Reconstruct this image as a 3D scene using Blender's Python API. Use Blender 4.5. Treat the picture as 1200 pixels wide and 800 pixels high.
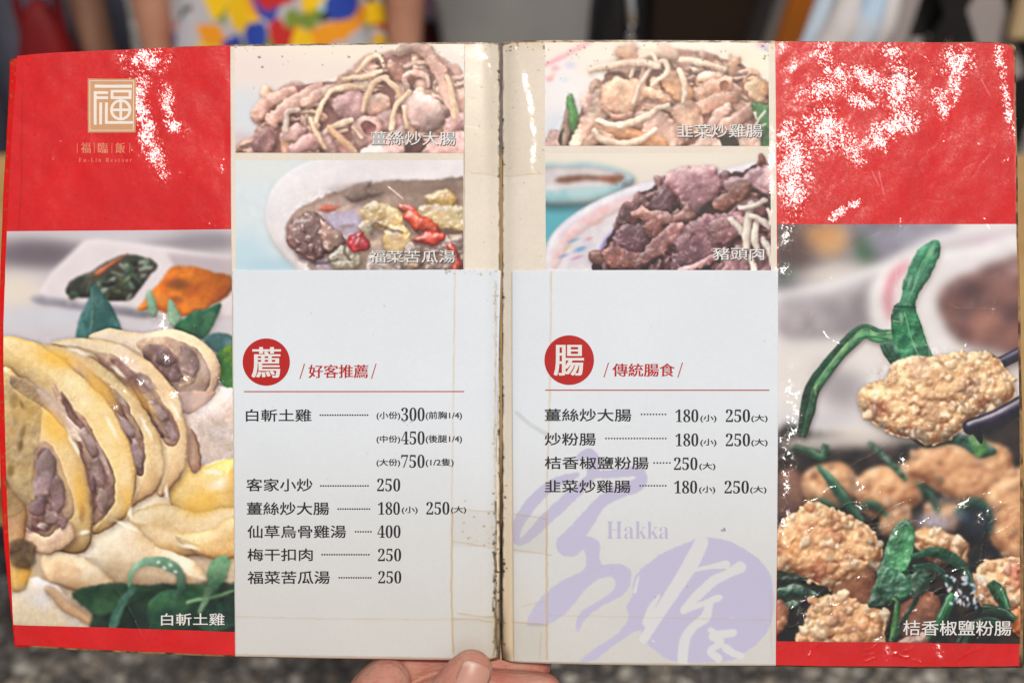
import bpy, bmesh, math, random
import numpy as np
from mathutils import Vector, Matrix

for o in list(bpy.data.objects): bpy.data.objects.remove(o, do_unlink=True)
SC = bpy.context.scene; COL = SC.collection
R = math.radians

# ------------------------------------------------------------------ camera
U = 0.00033                      # metres of the menu per print unit (1200 units across the picture)
D = 0.42                         # lens to menu
PITCH = R(30)                    # looking down
CAM = Vector((0, 0, 1.25))
ROT = Matrix.Rotation(math.pi / 2 - PITCH, 4, 'X')
MENU_M = Matrix.Translation(CAM) @ ROT @ Matrix.Translation((0, 0, -D))   # the menu lies square to the lens
cam = bpy.data.cameras.new('camera'); camo = bpy.data.objects.new('camera', cam); COL.objects.link(camo)
camo.matrix_world = Matrix.Translation(CAM) @ ROT
cam.sensor_width = 36; cam.lens = 36 * D / (1200 * U); cam.clip_start = .02; cam.clip_end = 300
cam.dof.use_dof = True; cam.dof.focus_distance = D; cam.dof.aperture_fstop = 6.5; cam.dof.aperture_blades = 0
SC.camera = camo

# ------------------------------------------------------------------ light
L_LOCAL = Vector((.13, .42, .90)).normalized()          # towards the sun, seen from the menu
L_WORLD = (ROT.to_3x3() @ L_LOCAL).normalized()
SUN_EL = math.asin(L_WORLD.z); SUN_AZ = math.atan2(L_WORLD.x, L_WORLD.y)
w = bpy.data.worlds.new("World"); SC.world = w; w.use_nodes = True
nt = w.node_tree; sky = nt.nodes.new('ShaderNodeTexSky'); sky.sky_type = 'NISHITA'; sky.sun_disc = False
sky.sun_elevation = SUN_EL; sky.sun_rotation = SUN_AZ; sky.air_density = 1.2; sky.dust_density = 4.0; sky.ozone_density = .6
bg = nt.nodes['Background']; nt.links.new(sky.outputs[0], bg.inputs[0]); bg.inputs[1].default_value = .05
sun = bpy.data.lights.new('sun', 'SUN'); suno = bpy.data.objects.new('sun', sun); COL.objects.link(suno)
sun.energy = 1.5; sun.angle = R(10); sun.color = (1, .955, .90)      # bright haze: a soft, large sun
suno.rotation_euler = L_WORLD.to_track_quat('Z', 'Y').to_euler()
SC.view_settings.view_transform = 'Standard'; SC.view_settings.look = 'None'
SC.view_settings.exposure = .53; SC.view_settings.gamma = 1
SC.render.engine = 'CYCLES'; SC.cycles.use_denoising = True
SC.cycles.sample_clamp_indirect = 6; SC.cycles.max_bounces = 6; SC.cycles.caustics_reflective = False; SC.cycles.caustics_refractive = False
# ------------------------------------------------------------------ print shop
# The menu's six photographs are PRINTED pictures: flat ink on paper. They are drawn here as ink
# colours (one colour per vertex of each sheet), in millimetre-like print units.
def rng(s): return np.random.RandomState(s)
def lerp(a, b, t): return a + (b - a) * t
def sstep(a, b, x):
    t = np.clip((x - a) / (b - a), 0, 1); return t * t * (3 - 2 * t)
def vnoise(h, w, cell, seed, ox=0, oy=0):
    gh, gw = int(h / cell) + 3, int(w / cell) + 3
    g = rng(seed).rand(gh, gw).astype(np.float32)
    y = np.arange(h, dtype=np.float32) / cell; x = np.arange(w, dtype=np.float32) / cell
    yi = y.astype(int); xi = x.astype(int)
    fy = (y - yi); fx = (x - xi); fy = fy * fy * (3 - 2 * fy); fx = fx * fx * (3 - 2 * fx)
    a = g[yi][:, xi]; b = g[yi][:, xi + 1]; c = g[yi + 1][:, xi]; d = g[yi + 1][:, xi + 1]
    fx = fx[None, :]; fy = fy[:, None]
    return (a * (1 - fx) + b * fx) * (1 - fy) + (c * (1 - fx) + d * fx) * fy
def fbm(h, w, cell, seed, octs=4, gain=.55):
    o = np.zeros((h, w), np.float32); a = 1.; s = 0.
    for k in range(octs):
        o += a * vnoise(h, w, max(cell / 2 ** k, 1.01), seed * 7 + k * 131 + 3); s += a; a *= gain
    return o / s
def blur(a, r):
    if r < .3: return a
    sg = float(r); n = int(3 * sg + 1); k = np.exp(-.5 * (np.arange(-n, n + 1) / sg) ** 2); k /= k.sum()
    def one(b, ax):
        p = [(0, 0)] * b.ndim; p[ax] = (n, n)
        q = np.pad(b, p, mode='edge'); o = np.zeros_like(b); L = b.shape[ax]
        for i, kk in enumerate(k):
            o += kk * (q[i:i + L] if ax == 0 else q[:, i:i + L])
        return o
    return one(one(a.astype(np.float32), 0), 1)
def smooth_poly(p, n=6, closed=True):
    p = np.array(p, float); out = []; N = len(p)
    for i in range(N if closed else N - 1):
        if closed: a, b, c, d = p[i - 1], p[i], p[(i + 1) % N], p[(i + 2) % N]
        else: a, b, c, d = p[max(i - 1, 0)], p[i], p[i + 1], p[min(i + 2, N - 1)]
        for k in range(n):
            t = k / n
            out.append(.5 * (2 * b + (c - a) * t + (2 * a - 5 * b + 4 * c - d) * t * t + (3 * b - a - 3 * c + d) * t ** 3))
    if not closed: out.append(p[-1])
    return np.array(out)
def rgb(c): return np.array(c, np.float32) / 255.
def ell(cx, cy, rx, ry, rot=0, n=14, wob=0, seed=0):
    r = rng(seed); t = np.arange(n) * 2 * np.pi / n; q = 1 + wob * (r.rand(n) - .5)
    x = np.cos(t) * rx * q; y = np.sin(t) * ry * q; c, s = np.cos(np.radians(rot)), np.sin(np.radians(rot))
    return list(zip(cx + x * c - y * s, cy + x * s + y * c))

class Art:
    def __init__(s, x0, y0, x1, y1, col, px=1.):
        s.x0, s.y0 = x0, y0; s.px = px
        s.w, s.h = int((x1 - x0) / px) + 2, int((y1 - y0) / px) + 2
        s.C = np.empty((s.h, s.w, 3), np.float32); s.C[:] = rgb(col); s.seed = int(x0 * 3 + y0)
        s.Y, s.X = np.mgrid[0:s.h, 0:s.w].astype(np.float32) * px
        s.X += x0; s.Y += y0
    def nxt(s): s.seed += 1; return s.seed
    def win(s, a, b, m):
        i0 = max(int((a[1] - m - s.y0) / s.px), 0); i1 = min(int((b[1] + m - s.y0) / s.px) + 2, s.h)
        j0 = max(int((a[0] - m - s.x0) / s.px), 0); j1 = min(int((b[0] + m - s.x0) / s.px) + 2, s.w)
        return (i0, i1, j0, j1) if i1 > i0 + 1 and j1 > j0 + 1 else None
    def soften(s, r, mask=None):
        b = blur(s.C, r)
        s.C = b if mask is None else lerp(s.C, b, mask[..., None])
    def poly_d(s, p, wn):
        i0, i1, j0, j1 = wn; X = s.X[i0:i1, j0:j1]; Y = s.Y[i0:i1, j0:j1]
        best = np.full(X.shape, 1e9, np.float32); ins = np.zeros(X.shape, bool); N = len(p)
        for k in range(N):
            ax, ay = p[k]; bx, by = p[(k + 1) % N]; dx, dy = bx - ax, by - ay; L = dx * dx + dy * dy + 1e-9
            t = np.clip(((X - ax) * dx + (Y - ay) * dy) / L, 0, 1)
            best = np.minimum(best, (X - ax - t * dx) ** 2 + (Y - ay - t * dy) ** 2)
            if ay != by:
                c = (ay > Y) != (by > Y); ins ^= c & (X < dx * (Y - ay) / dy + ax)
        d = np.sqrt(best); return np.where(ins, d, -d)
    def tube_d(s, p, r, wn):
        i0, i1, j0, j1 = wn; X = s.X[i0:i1, j0:j1]; Y = s.Y[i0:i1, j0:j1]
        best = np.full(X.shape, -1e9, np.float32); rr = np.ones(X.shape, np.float32)
        for k in range(len(p) - 1):
            ax, ay = p[k]; bx, by = p[k + 1]; dx, dy = bx - ax, by - ay; L = dx * dx + dy * dy + 1e-9
            t = np.clip(((X - ax) * dx + (Y - ay) * dy) / L, 0, 1); R = r[k] + (r[k + 1] - r[k]) * t
            d = R - np.sqrt((X - ax - t * dx) ** 2 + (Y - ay - t * dy) ** 2)
            u = d > best; best = np.where(u, d, best); rr = np.where(u, R, rr)
        return best, rr
    def put(s, wn, d, R, c1, c2=None, bulge=.8, edge=1., namp=.0, ncell=8., mcell=14., shade=.75, spec=0., shin=30,
            light=(-.3, -.6, .74), shadow=.35, sh=(1.5, 3.), shb=3., rim=.25, mix=1., alpha=1., mocts=4, grain=.03, rough=1., grad=.16, hl=(255, 252, 246)):
        i0, i1, j0, j1 = wn; h, w = d.shape; sd = s.nxt()
        d = d + rough * np.minimum(2.6, R * .24) * (fbm(h, w, max(9., ncell * 1.4), sd + 5, 3) - .5) * 2.4
        rim *= .5; shadow *= .8; shade *= .74; bulge *= .85
        m = sstep(-edge, edge, d)[..., None] * alpha
        if shadow:
            ms = blur(sstep(-edge, edge, d), shb); ox, oy = int(sh[0] / s.px), int(sh[1] / s.px)
            q = np.zeros_like(ms); q[max(oy, 0):, max(ox, 0):] = ms[:h - oy if oy > 0 else h, :w - ox if ox > 0 else w]
            fr = np.minimum(np.minimum(np.arange(h)[:, None], np.arange(h)[::-1, None]), np.minimum(np.arange(w), np.arange(w)[::-1])[None])
            ms = q * np.clip(np.maximum(fr / 4., 0), 0, 1)
            s.C[i0:i1, j0:j1] *= 1 - (shadow * ms[..., None]) * np.array([.9, 1., 1.], np.float32)
        t = np.clip(d / R, 0, 1); z = R * bulge * np.sqrt(np.clip(1 - (1 - t) ** 2, 0, 1))
        n1 = fbm(h, w, ncell, sd, 4)
        z = z + namp * n1 * ncell
        z = blur(z, .7 / s.px)
        gy, gx = np.gradient(z, s.px); il = 1 / np.sqrt(gx * gx + gy * gy + 1)
        L = np.array(light); L = L / np.linalg.norm(L)
        lam = np.clip((-gx * L[0] - gy * L[1] + L[2]) * il, 0, 1) / L[2]
        sv = (1 - shade) + shade * lam
        n2 = sstep(.3, .7, fbm(h, w, mcell, sd + 77, mocts))[..., None] * mix
        col = rgb(c1) if c2 is None else lerp(rgb(c1), rgb(c2), n2)
        col = np.broadcast_to(col, (h, w, 3)) * sv[..., None] ** np.array([.85, 1.02, 1.08], np.float32)
        col = col * (1 + .34 * rough * (fbm(h, w, max(float(np.mean(R)) * 1.1, 8.), sd + 41, 3)[..., None] - .5)) * (1 + .09 * rough * (fbm(h, w, 3.2, sd + 43, 2)[..., None] - .5))
        if grad:
            q = rng(sd + 13).rand() * 6.283; yy, xx = np.mgrid[-1:1:h * 1j, -1:1:w * 1j]
            col = col * (1 + grad * (np.cos(q) * xx + np.sin(q) * yy - .25))[..., None]
        if rim: col = col * (1 - rim * (1 - sstep(0, R * .45, d)))[..., None]
        if grain: col = col * (1 + grain * (rng(sd + 3).rand(h, w)[..., None] - .5) * 2)
        if spec:
            H = L + np.array([0, 0, 1]); H /= np.linalg.norm(H)
            sp = np.clip((-gx * H[0] - gy * H[1] + H[2]) * il, 0, 1) ** shin * spec
            col = lerp(col, rgb(hl), np.clip(sp, 0, 1)[..., None])
        s.C[i0:i1, j0:j1] = lerp(s.C[i0:i1, j0:j1], np.clip(col, 0, 1), m)
    def shape(s, p, c1, c2=None, R=10, smooth=True, **k):
        p = smooth_poly(p) if smooth else np.array(p, float)
        wn = s.win(p.min(0), p.max(0), 12)
        if wn: s.put(wn, s.poly_d(p, wn), R, c1, c2, **k)
    def tube(s, p, r, c1, c2=None, **k):
        k.pop('R', None)
        r = np.atleast_1d(np.array(r, float)); p = np.array(p, float)
        if len(r) == 1: r = np.repeat(r, len(p))
        q = smooth_poly(p, 5, False); rr = np.interp(np.linspace(0, len(p) - 1, len(q)), np.arange(len(p)), r)
        wn = s.win(q.min(0) - rr.max(), q.max(0) + rr.max(), 10)
        if wn:
            d, R = s.tube_d(q, rr, wn); s.put(wn, d, R, c1, c2, **k)
    def glow(s, cx, cy, rx, ry, c, a=1., rot=0, pw=1.6):
        X = s.X - cx; Y = s.Y - cy; cs, sn = np.cos(np.radians(rot)), np.sin(np.radians(rot))
        u = (X * cs + Y * sn) / rx; v = (-X * sn + Y * cs) / ry
        m = np.exp(-(u * u + v * v) ** pw * 1.2)[..., None] * a
        s.C = lerp(s.C, rgb(c), m)
    def crumbs(s, p, cols, n, r0, r1, seed, pit=None, soft=.6, edge=1.2, **k):
        """rough fried batter inside the outline p: lumps of several sizes, browned hollows, pale crests"""
        P = smooth_poly(p); lo, hi = P.min(0), P.max(0); wn = s.win(lo, hi, 8)
        if not wn: return
        i0, i1, j0, j1 = wn; D = s.poly_d(P, wn); h, w = D.shape; X = s.X[i0:i1, j0:j1]; Y = s.Y[i0:i1, j0:j1]; g = rng(seed)
        wx = X + 9 * (fbm(h, w, 9, seed, 3) - .5); wy = Y + 9 * (fbm(h, w, 9, seed + 1, 3) - .5)
        def cells(c):
            gx = np.arange(lo[0] - 2 * c, hi[0] + 2 * c, c); gy = np.arange(lo[1] - 2 * c, hi[1] + 2 * c, c); q = np.stack(np.meshgrid(gx, gy), -1).reshape(-1, 2); q = q + (g.rand(*q.shape) - .5) * c * 1.1
            rr = .55 + .8 * g.rand(len(q)); f = np.full((h, w), 9., np.float32)
            for (x, y), r in zip(q, rr): f = np.minimum(f, ((wx - x) ** 2 + (wy - y) ** 2) / (c * r) ** 2)
            return np.sqrt(np.clip(1 - f * .9, 0, 1))
        z = 6.5 * cells(15) + 4.2 * cells(8.5) + 1.2 * cells(4.5) + 5 * fbm(h, w, 24, seed + 4, 3) + .8 * fbm(h, w, 4, seed + 6, 3)
        d = D - 2.5 + 5.5 * cells(11) + 2.5 * (fbm(h, w, 9, seed + 5, 3) - .5); m = sstep(-edge, edge, d)
        big = 16 * np.sqrt(np.clip(1 - (1 - np.clip(D / 24, 0, 1)) ** 2, 0, 1)); zz = blur(z + big, .6)
        gy, gx = np.gradient(zz); lam = np.clip((.28 * gx + .62 * gy + .74) / np.sqrt(gx * gx + gy * gy + 1), 0, 1.2) / .74
        occ = np.clip(.54 + (z - blur(z, 5)) * .15, 0, 1)
        hue = sstep(.35, .65, fbm(h, w, 16, seed + 8, 3))[..., None]
        lowc = lerp(rgb((158, 96, 64)), rgb((184, 120, 88)), hue); midc = lerp(rgb((232, 184, 140)), rgb((222, 170, 130)), hue); topc = lerp(rgb((252, 232, 200)), rgb((246, 214, 172)), hue); o = occ[..., None]
        col = np.where(o < .5, lerp(lowc, midc, o * 2), lerp(midc, topc, o * 2 - 1)); t = np.mean(np.array(cols), 0) / np.array([230., 184, 146]); col = col * t
        for (qx, qy, qr, qc) in (pit or []):
            mm = (np.exp(-(((X - qx) ** 2 + (Y - qy) ** 2) / qr ** 2) ** 1.5) * (.45 + .5 * (1 - occ)))[..., None]; col = lerp(col, rgb(qc) * (.7 + .5 * o), mm)
        col = col * (.42 + .60 * lam)[..., None] ** np.array([.75, 1, 1.15])
        sp = sstep(1.12, 1.3, lam) * sstep(.55, .8, occ) * .5; col = lerp(col, rgb((255, 246, 228)), sp[..., None])
        ms = blur(sstep(-1, 1, D), 5); ms = np.roll(ms, 4, 0); ms[:4] = 0; fr = np.minimum(np.minimum(np.arange(h)[:, None], np.arange(h)[::-1, None]), np.minimum(np.arange(w), np.arange(w)[::-1])[None]); ms = ms * np.clip(fr / 6., 0, 1)
        s.C[i0:i1, j0:j1] *= (1 - .4 * ms)[..., None]
        s.C[i0:i1, j0:j1] = lerp(s.C[i0:i1, j0:j1], np.clip(col, 0, 1), m[..., None])
        pts = []
        for _ in range(int(n * 1.6)):        # loose nubs of batter, most of them along the rim
            x, y = lo + (hi - lo) * g.rand(2); i, j = int((y - s.y0) / s.px) - i0, int((x - s.x0) / s.px) - j0
            if 0 <= i < h and 0 <= j < w and -2.5 < D[i, j] and g.rand() < (.42 if D[i, j] < 5 else .10): pts.append((x, y, D[i, j] + 5 * g.rand()))
        for x, y, dd in sorted(pts, key=lambda q: q[2]):
            r = r0 + (r1 - r0) * g.rand() ** 1.8; i, j = min(max(int((y - s.y0) / s.px) - i0, 0), h - 1), min(max(int((x - s.x0) / s.px) - j0, 0), w - 1)
            c = (np.array(cols[g.randint(len(cols))]) * 1.03 + g.randint(-12, 9)) * (.62 + .36 * min(float(lam[i, j]), 1.05))
            for (qx, qy, qr, qc) in (pit or []):
                if (x - qx) ** 2 + (y - qy) ** 2 < qr * qr: c = c * .5 + np.array(qc) * .42
            s.shape(ell(x, y, r * (1.1 + .7 * (g.rand() - .5)), r, g.rand() * 180, 7, .8, g.randint(9999)), np.clip(c, 0, 250), R=r, bulge=.6, shadow=.3, sh=(.7, 1.6), shb=1.3, rim=.0, shade=.7, edge=1.1, namp=.15, ncell=4., spec=.2, shin=12, rough=1.2, grad=.2)
        b = s.C[i0:i1, j0:j1]; s.C[i0:i1, j0:j1] = lerp(b, blur(b, .9), m[..., None] * .85)
    def ribbon(s, p, r, c1, c2, side=-1, **k):
        """a thin flat leaf: dark underside, lighter upper half, a pale midrib and a glint"""
        p = smooth_poly(np.array(p, float), 5, False); rr = np.interp(np.linspace(0, 1, len(p)), np.linspace(0, 1, len(r)), r); d = np.gradient(p, axis=0); d /= np.linalg.norm(d, axis=1)[:, None] + 1e-6; nn = np.stack([-d[:, 1], d[:, 0]], -1) * side
        kk = {**dict(bulge=.14, namp=.16, ncell=10, rough=.8, rim=.02, shade=.9, edge=.8, spec=.15, shin=14, grad=.35, shadow=.45), **k}
        L = list(p + nn * rr[:, None]) + list((p - nn * rr[:, None])[::-1]); s.shape(L, c1, np.array(c1) * .72, R=5, smooth=False, **kk)
        U_ = list(p + nn * rr[:, None] * .92) + list((p - nn * rr[:, None] * .05)[::-1]); s.shape(U_, c2, np.array(c2) * .78, R=6, smooth=False, **{**kk, 'shadow': .12, 'edge': 1.1})
        s.line(p, .6, np.clip(np.array(c2) * 1.35 + 16, 0, 255), .3, .7, s.nxt(), patchy=.6); s.line(p + nn * rr[:, None] * .6, .6, (200, 222, 204), .45, .7, s.nxt(), patchy=1.)
    def warp(s, amp, cell, mask=None):
        h, w = s.h, s.w; k = s.nxt(); dx = (fbm(h, w, cell, k, 3) - .5) * 2 * amp; dy = (fbm(h, w, cell, k + 9, 3) - .5) * 2 * amp
        if mask is not None: dx, dy = dx * mask, dy * mask
        s.C = s.at(s.X + dx, s.Y + dy).astype(np.float32)
    def detail(s, amt=.16, mask=None, spark=.35):
        """fine tone of real food: fibres, pores, wet sparkle"""
        h, w = s.h, s.w; k = s.nxt()
        n = (fbm(h, w, 7, k, 4, .7) - .5) * 1.3 + (np.abs(fbm(h, w, 9, k + 5, 3, .6) - .5) * -1.6 + .2)
        m = 1. if mask is None else mask
        s.C *= (1 + amt * n * m)[..., None] ** np.array([.8, 1, 1.1], np.float32)
        g = s.C.mean(-1); loc = g - blur(g, 3.)
        sp = sstep(.035, .11, loc + .10 * (fbm(h, w, 3.2, k + 7, 2) - .5)) * sstep(.3, .6, g) * spark * m
        s.C = np.clip(lerp(s.C, rgb((255, 250, 242)), sp[..., None]), 0, 1)
        u = s.C - blur(s.C, 1.6); s.C = np.clip(s.C + .45 * u, 0, 1)
    def specks(s, n, x0, y0, x1, y1, c, r0, r1, seed, a=.8):
        g = rng(seed)
        for _ in range(n):
            x, y = x0 + (x1 - x0) * g.rand(), y0 + (y1 - y0) * g.rand(); r = r0 + (r1 - r0) * g.rand() ** 3
            p = np.array(ell(x, y, r * (.7 + .8 * g.rand()), r, g.rand() * 180, 6, .7, g.randint(9999)))
            wn = s.win(p.min(0), p.max(0), 3)
            if wn:
                i0, i1, j0, j1 = wn; m = sstep(-.6, .6, s.poly_d(p, wn))[..., None] * a
                s.C[i0:i1, j0:j1] = lerp(s.C[i0:i1, j0:j1], rgb(c), m)
    def line(s, p, r, c, a=1., wob=0., seed=1, edge=.6, patchy=0.):
        p = np.array(p, float); q = []
        g = rng(seed)
        for k in range(len(p) - 1):
            n = max(int(np.hypot(*(p[k + 1] - p[k])) / 6), 1)
            for i in range(n): q.append(lerp(p[k], p[k + 1], i / n) + (g.rand(2) - .5) * wob)
        q.append(p[-1]); q = np.array(q); wn = s.win(q.min(0), q.max(0), r + 3)
        if wn:
            d, _ = s.tube_d(q, np.full(len(q), float(r)), wn); i0, i1, j0, j1 = wn
            m = sstep(-edge, edge, d) * a
            if patchy: m = m * (1 - patchy * sstep(.4, .6, fbm(*d.shape, 12, seed + 9, 3)))
            s.C[i0:i1, j0:j1] = lerp(s.C[i0:i1, j0:j1], rgb(c), m[..., None])
    def at(s, px, py):
        u = np.clip((px - s.x0) / s.px, 0, s.w - 1.001); v = np.clip((py - s.y0) / s.px, 0, s.h - 1.001)
        i, j = v.astype(int), u.astype(int); fy, fx = (v - i)[..., None], (u - j)[..., None]; C = s.C
        return (C[i, j] * (1 - fx) + C[i, j + 1] * fx) * (1 - fy) + (C[i + 1, j] * (1 - fx) + C[i + 1, j + 1] * fx) * fy

def art_chicken():
    a = Art(-6, 262, 280, 745, (206, 199, 203))
    a.glow(45, 298, 75, 20, (104, 93, 100), .9); a.glow(238, 283, 70, 13, (138, 129, 135), .8); a.glow(140, 276, 80, 7, (205, 200, 204), .7)
    a.glow(18, 342, 40, 26, (228, 216, 200), .9); a.glow(60, 372, 95, 16, (205, 206, 213), .8)
    k = dict(shadow=0, rim=0, shade=.25, rough=.1, grad=0)
    a.shape([(46, 344), (62, 318), (100, 282), (118, 280), (196, 290), (278, 302), (278, 372), (215, 378), (160, 368), (60, 358)], (226, 216, 218), R=6, smooth=False, **k)
    a.shape([(42, 346), (95, 354), (168, 363), (170, 372), (90, 362), (45, 356)], (150, 146, 156), R=6, shadow=0, rim=0, shade=.2)
    a.shape([(196, 296), (278, 303), (278, 330), (205, 312)], (192, 178, 182), R=5, smooth=False, **k)
    a.soften(2.)
    g = rng(4)
    a.shape([(79, 345), (84, 330), (108, 318), (145, 299), (184, 309), (170, 330), (150, 352), (110, 350)], (58, 62, 52), (88, 82, 66), R=6, shadow=0)
    for _ in range(70):
        x, y = 84 + 90 * g.rand(), 306 + 42 * g.rand()
        if (y - 347) > -.45 * (x - 84) * 1.0 + 4 - 40 and abs(y - 327) < 24 and y > 350 - .52 * (x - 78) and y < 352 - max(0, x - 150) * 1.3:
            a.shape(ell(x, y, 5 + 4 * g.rand(), 2 + 2 * g.rand(), g.rand() * 180, 8, .4, g.randint(999)),
                    [(74, 92, 76), (120, 138, 118), (44, 44, 38), (98, 108, 70), (150, 160, 148)][g.randint(5)], R=3, shadow=.3, sh=(1, 1))
    a.shape([(112, 318), (140, 303), (150, 298), (128, 315), (116, 324)], (196, 112, 78), R=4, shadow=0)
    a.soften(.8)
    a.shape([(163, 362), (185, 335), (205, 312), (240, 316), (272, 326), (266, 348), (240, 362), (213, 371), (190, 364)], (228, 128, 36), (214, 108, 28), R=12, bulge=.3, shadow=0, rim=.3, edge=2.5)
    a.glow(209, 333, 15, 8, (122, 66, 32), .85); a.glow(207, 351, 9, 5, (150, 78, 32), .8); a.glow(186, 350, 12, 8, (238, 160, 80), .5)
    a.soften(.9)
    lk = dict(R=10, bulge=.25, rough=.5, namp=.12, ncell=9, rim=.1, shade=.9, edge=2.2)
    a.shape([(90, 402), (93, 378), (104, 352), (111, 333), (122, 346), (136, 368), (144, 392), (128, 398), (108, 404)], (52, 98, 92), (80, 122, 118), **lk)
    a.tube([(108, 338), (110, 365), (106, 400)], [1, 2, 2], (88, 128, 118), edge=2, shadow=0)
    a.shape([(172, 346), (177, 340), (186, 362), (182, 372), (175, 366)], (142, 178, 146), **lk)
    a.shape([(197, 356), (202, 352), (213, 372), (208, 384), (198, 378)], (150, 184, 152), **lk)
    a.shape([(205, 384), (222, 368), (240, 362), (259, 356), (254, 374), (240, 396), (222, 392)], (66, 118, 80), (44, 92, 66), **lk)
    a.shape([(240, 398), (255, 390), (273, 394), (274, 412), (258, 416)], (104, 140, 138), (70, 110, 108), **lk)
    a.shape([(252, 420), (262, 408), (276, 410), (277, 462), (266, 458), (255, 440)], (128, 166, 44), (70, 122, 62), **lk)
    a.soften(.8)
    a.shape([(200, 470), (230, 455), (262, 452), (280, 470), (280, 560), (230, 560), (205, 520)], (238, 222, 215), (228, 206, 190), R=30, bulge=.3, shadow=0, rim=0)
    ck = dict(namp=.05, ncell=16, spec=.35, shin=12, shade=.75, mcell=34, rim=.05, bulge=.5, rough=.35, mocts=3)
    # pale meat heaped below and at the right
    a.shape([(4, 640), (60, 620), (140, 600), (280, 540), (280, 745), (4, 745)], (226, 200, 160), (206, 176, 140), R=20, **ck)
    a.shape([(196, 560), (214, 530), (240, 545), (280, 540), (280, 600), (240, 612), (208, 600)], (246, 206, 122), (240, 190, 92), R=26, **ck)
    a.shape([(215, 512), (226, 502), (234, 520), (236, 548), (224, 552)], (176, 128, 108), (205, 160, 130), R=10, **ck)
    a.shape([(149, 609), (172, 594), (198, 590), (232, 600), (280, 596), (280, 640), (240, 650), (203, 652), (170, 640)], (236, 208, 160), (226, 186, 122), R=24, **ck)
    a.shape([(205, 628), (240, 622), (280, 606), (280, 650), (240, 652)], (244, 210, 140), (226, 180, 110), R=16, **ck)
    a.shape([(83, 650), (110, 628), (138, 606), (160, 615), (185, 638), (232, 660), (244, 684), (190, 690), (140, 690), (100, 672)], (244, 226, 196), (230, 200, 156), R=34, **ck)
    a.shape([(50, 650), (80, 646), (110, 660), (142, 688), (130, 700), (90, 692), (55, 678)], (240, 216, 180), (220, 180, 130), R=16, **ck)
    a.shape([(14, 700), (40, 676), (70, 688), (96, 716), (110, 742), (14, 742)], (214, 206, 204), (234, 210, 170), R=16, **ck)
    a.tube([(58, 690), (84, 712), (116, 734)], [5, 7, 4], (214, 170, 116), (190, 142, 92), **{**ck, 'alpha': .8, 'edge': 2})
    a.shape([(14, 660), (28, 652), (36, 668), (30, 690), (16, 690)], (226, 182, 90), (206, 150, 70), R=9, **ck)
    # slices, back to front
    sk = dict(namp=.05, ncell=14, spec=.4, shin=12, shade=.75, mcell=30, rim=.0, bulge=.45, rough=.4, mocts=3, shadow=.6, sh=(2.5, 2.), shb=3.5)
    mk = dict(namp=.1, ncell=12, spec=.22, shin=16, shade=.8, mcell=14, rim=.1, bulge=.2, shadow=.0, mocts=3, rough=.7)
    a.shape([(106, 400), (122, 386), (142, 386), (170, 390), (204, 386), (234, 398), (254, 418), (259, 438), (250, 462), (228, 480), (205, 478), (170, 440)], (238, 210, 166), (228, 198, 167), R=28, **sk)
    a.shape([(160, 402), (188, 394), (222, 404), (246, 428), (246, 452), (226, 466), (205, 455), (180, 430)], (202, 170, 139), (174, 138, 118), R=16, **mk)
    a.shape([(168, 408), (190, 404), (208, 416), (212, 438), (196, 444), (178, 428)], (118, 87, 81), (156, 120, 105), R=8, **mk)
    a.tube([(214, 408), (228, 424), (226, 446), (212, 452)], [2, 3, 3, 2], (122, 91, 85), (176, 144, 119), **mk)
    a.shape([(205, 462), (232, 458), (252, 462), (228, 482), (216, 480)], (150, 102, 84), (190, 130, 96), R=6, **mk)
    def meat(p, c=(192, 156, 126), core=(118, 79, 73)):
        a.shape(p, c, (166, 126, 107), R=9, **mk); q = np.array(p, float); m = q.mean(0)
        a.shape(m + (q - m) * np.array([.66, .86]) + [-1.5, 0], core, (146, 106, 93), R=7, **{**mk, 'edge': 1.6})
    a.shape([(60, 402), (100, 396), (140, 404), (182, 428), (210, 466), (222, 512), (217, 548), (200, 574), (184, 578), (176, 520), (150, 455), (100, 420)], (240, 210, 157), (233, 198, 149), R=26, **sk)
    meat([(112, 412), (140, 420), (172, 446), (196, 476), (211, 504), (208, 520), (192, 516), (176, 486), (150, 450), (120, 426)])
    a.tube([(168, 452), (184, 476), (198, 508)], [5, 8, 5], (178, 144, 118), (136, 102, 91), **mk)
    a.shape([(20, 405), (70, 404), (110, 420), (152, 456), (180, 494), (194, 536), (186, 570), (164, 588), (152, 590), (150, 540), (130, 490), (90, 440)], (240, 209, 151), (234, 196, 139), R=26, **sk)
    meat([(84, 420), (118, 440), (146, 468), (164, 500), (171, 528), (168, 556), (156, 548), (150, 510), (128, 474), (92, 440)])
    a.tube([(150, 496), (163, 520), (164, 548)], [4, 7, 4], (172, 138, 113), (146, 110, 95), **mk)
    a.shape([(4, 396), (40, 400), (76, 424), (112, 456), (140, 490), (155, 520), (162, 556), (153, 596), (134, 616), (110, 624), (104, 590), (90, 520), (50, 460), (4, 430)], (240, 203, 129), (238, 212, 156), R=30, **sk)
    meat([(62, 446), (84, 474), (104, 494), (120, 524), (134, 552), (135, 584), (122, 606), (108, 612), (108, 570), (95, 530), (84, 500), (66, 470)])
    a.tube([(98, 510), (112, 545), (120, 578)], [5, 9, 5], (190, 156, 124), (156, 120, 102), **mk)
    a.tube([(114, 520), (127, 552), (126, 588)], [3, 4, 3], (200, 164, 150), **mk)
    a.shape([(2, 436), (30, 446), (60, 472), (86, 512), (104, 556), (110, 596), (107, 636), (92, 648), (72, 644), (52, 628), (34, 626), (16, 600), (2, 560)], (239, 207, 147), (232, 190, 125), R=28, **sk)
    a.shape([(16, 438), (44, 452), (72, 478), (98, 506), (92, 516), (60, 484), (34, 466), (14, 452)], (214, 190, 171), (196, 160, 132), R=6, **{**mk, 'rim': .1})
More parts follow.
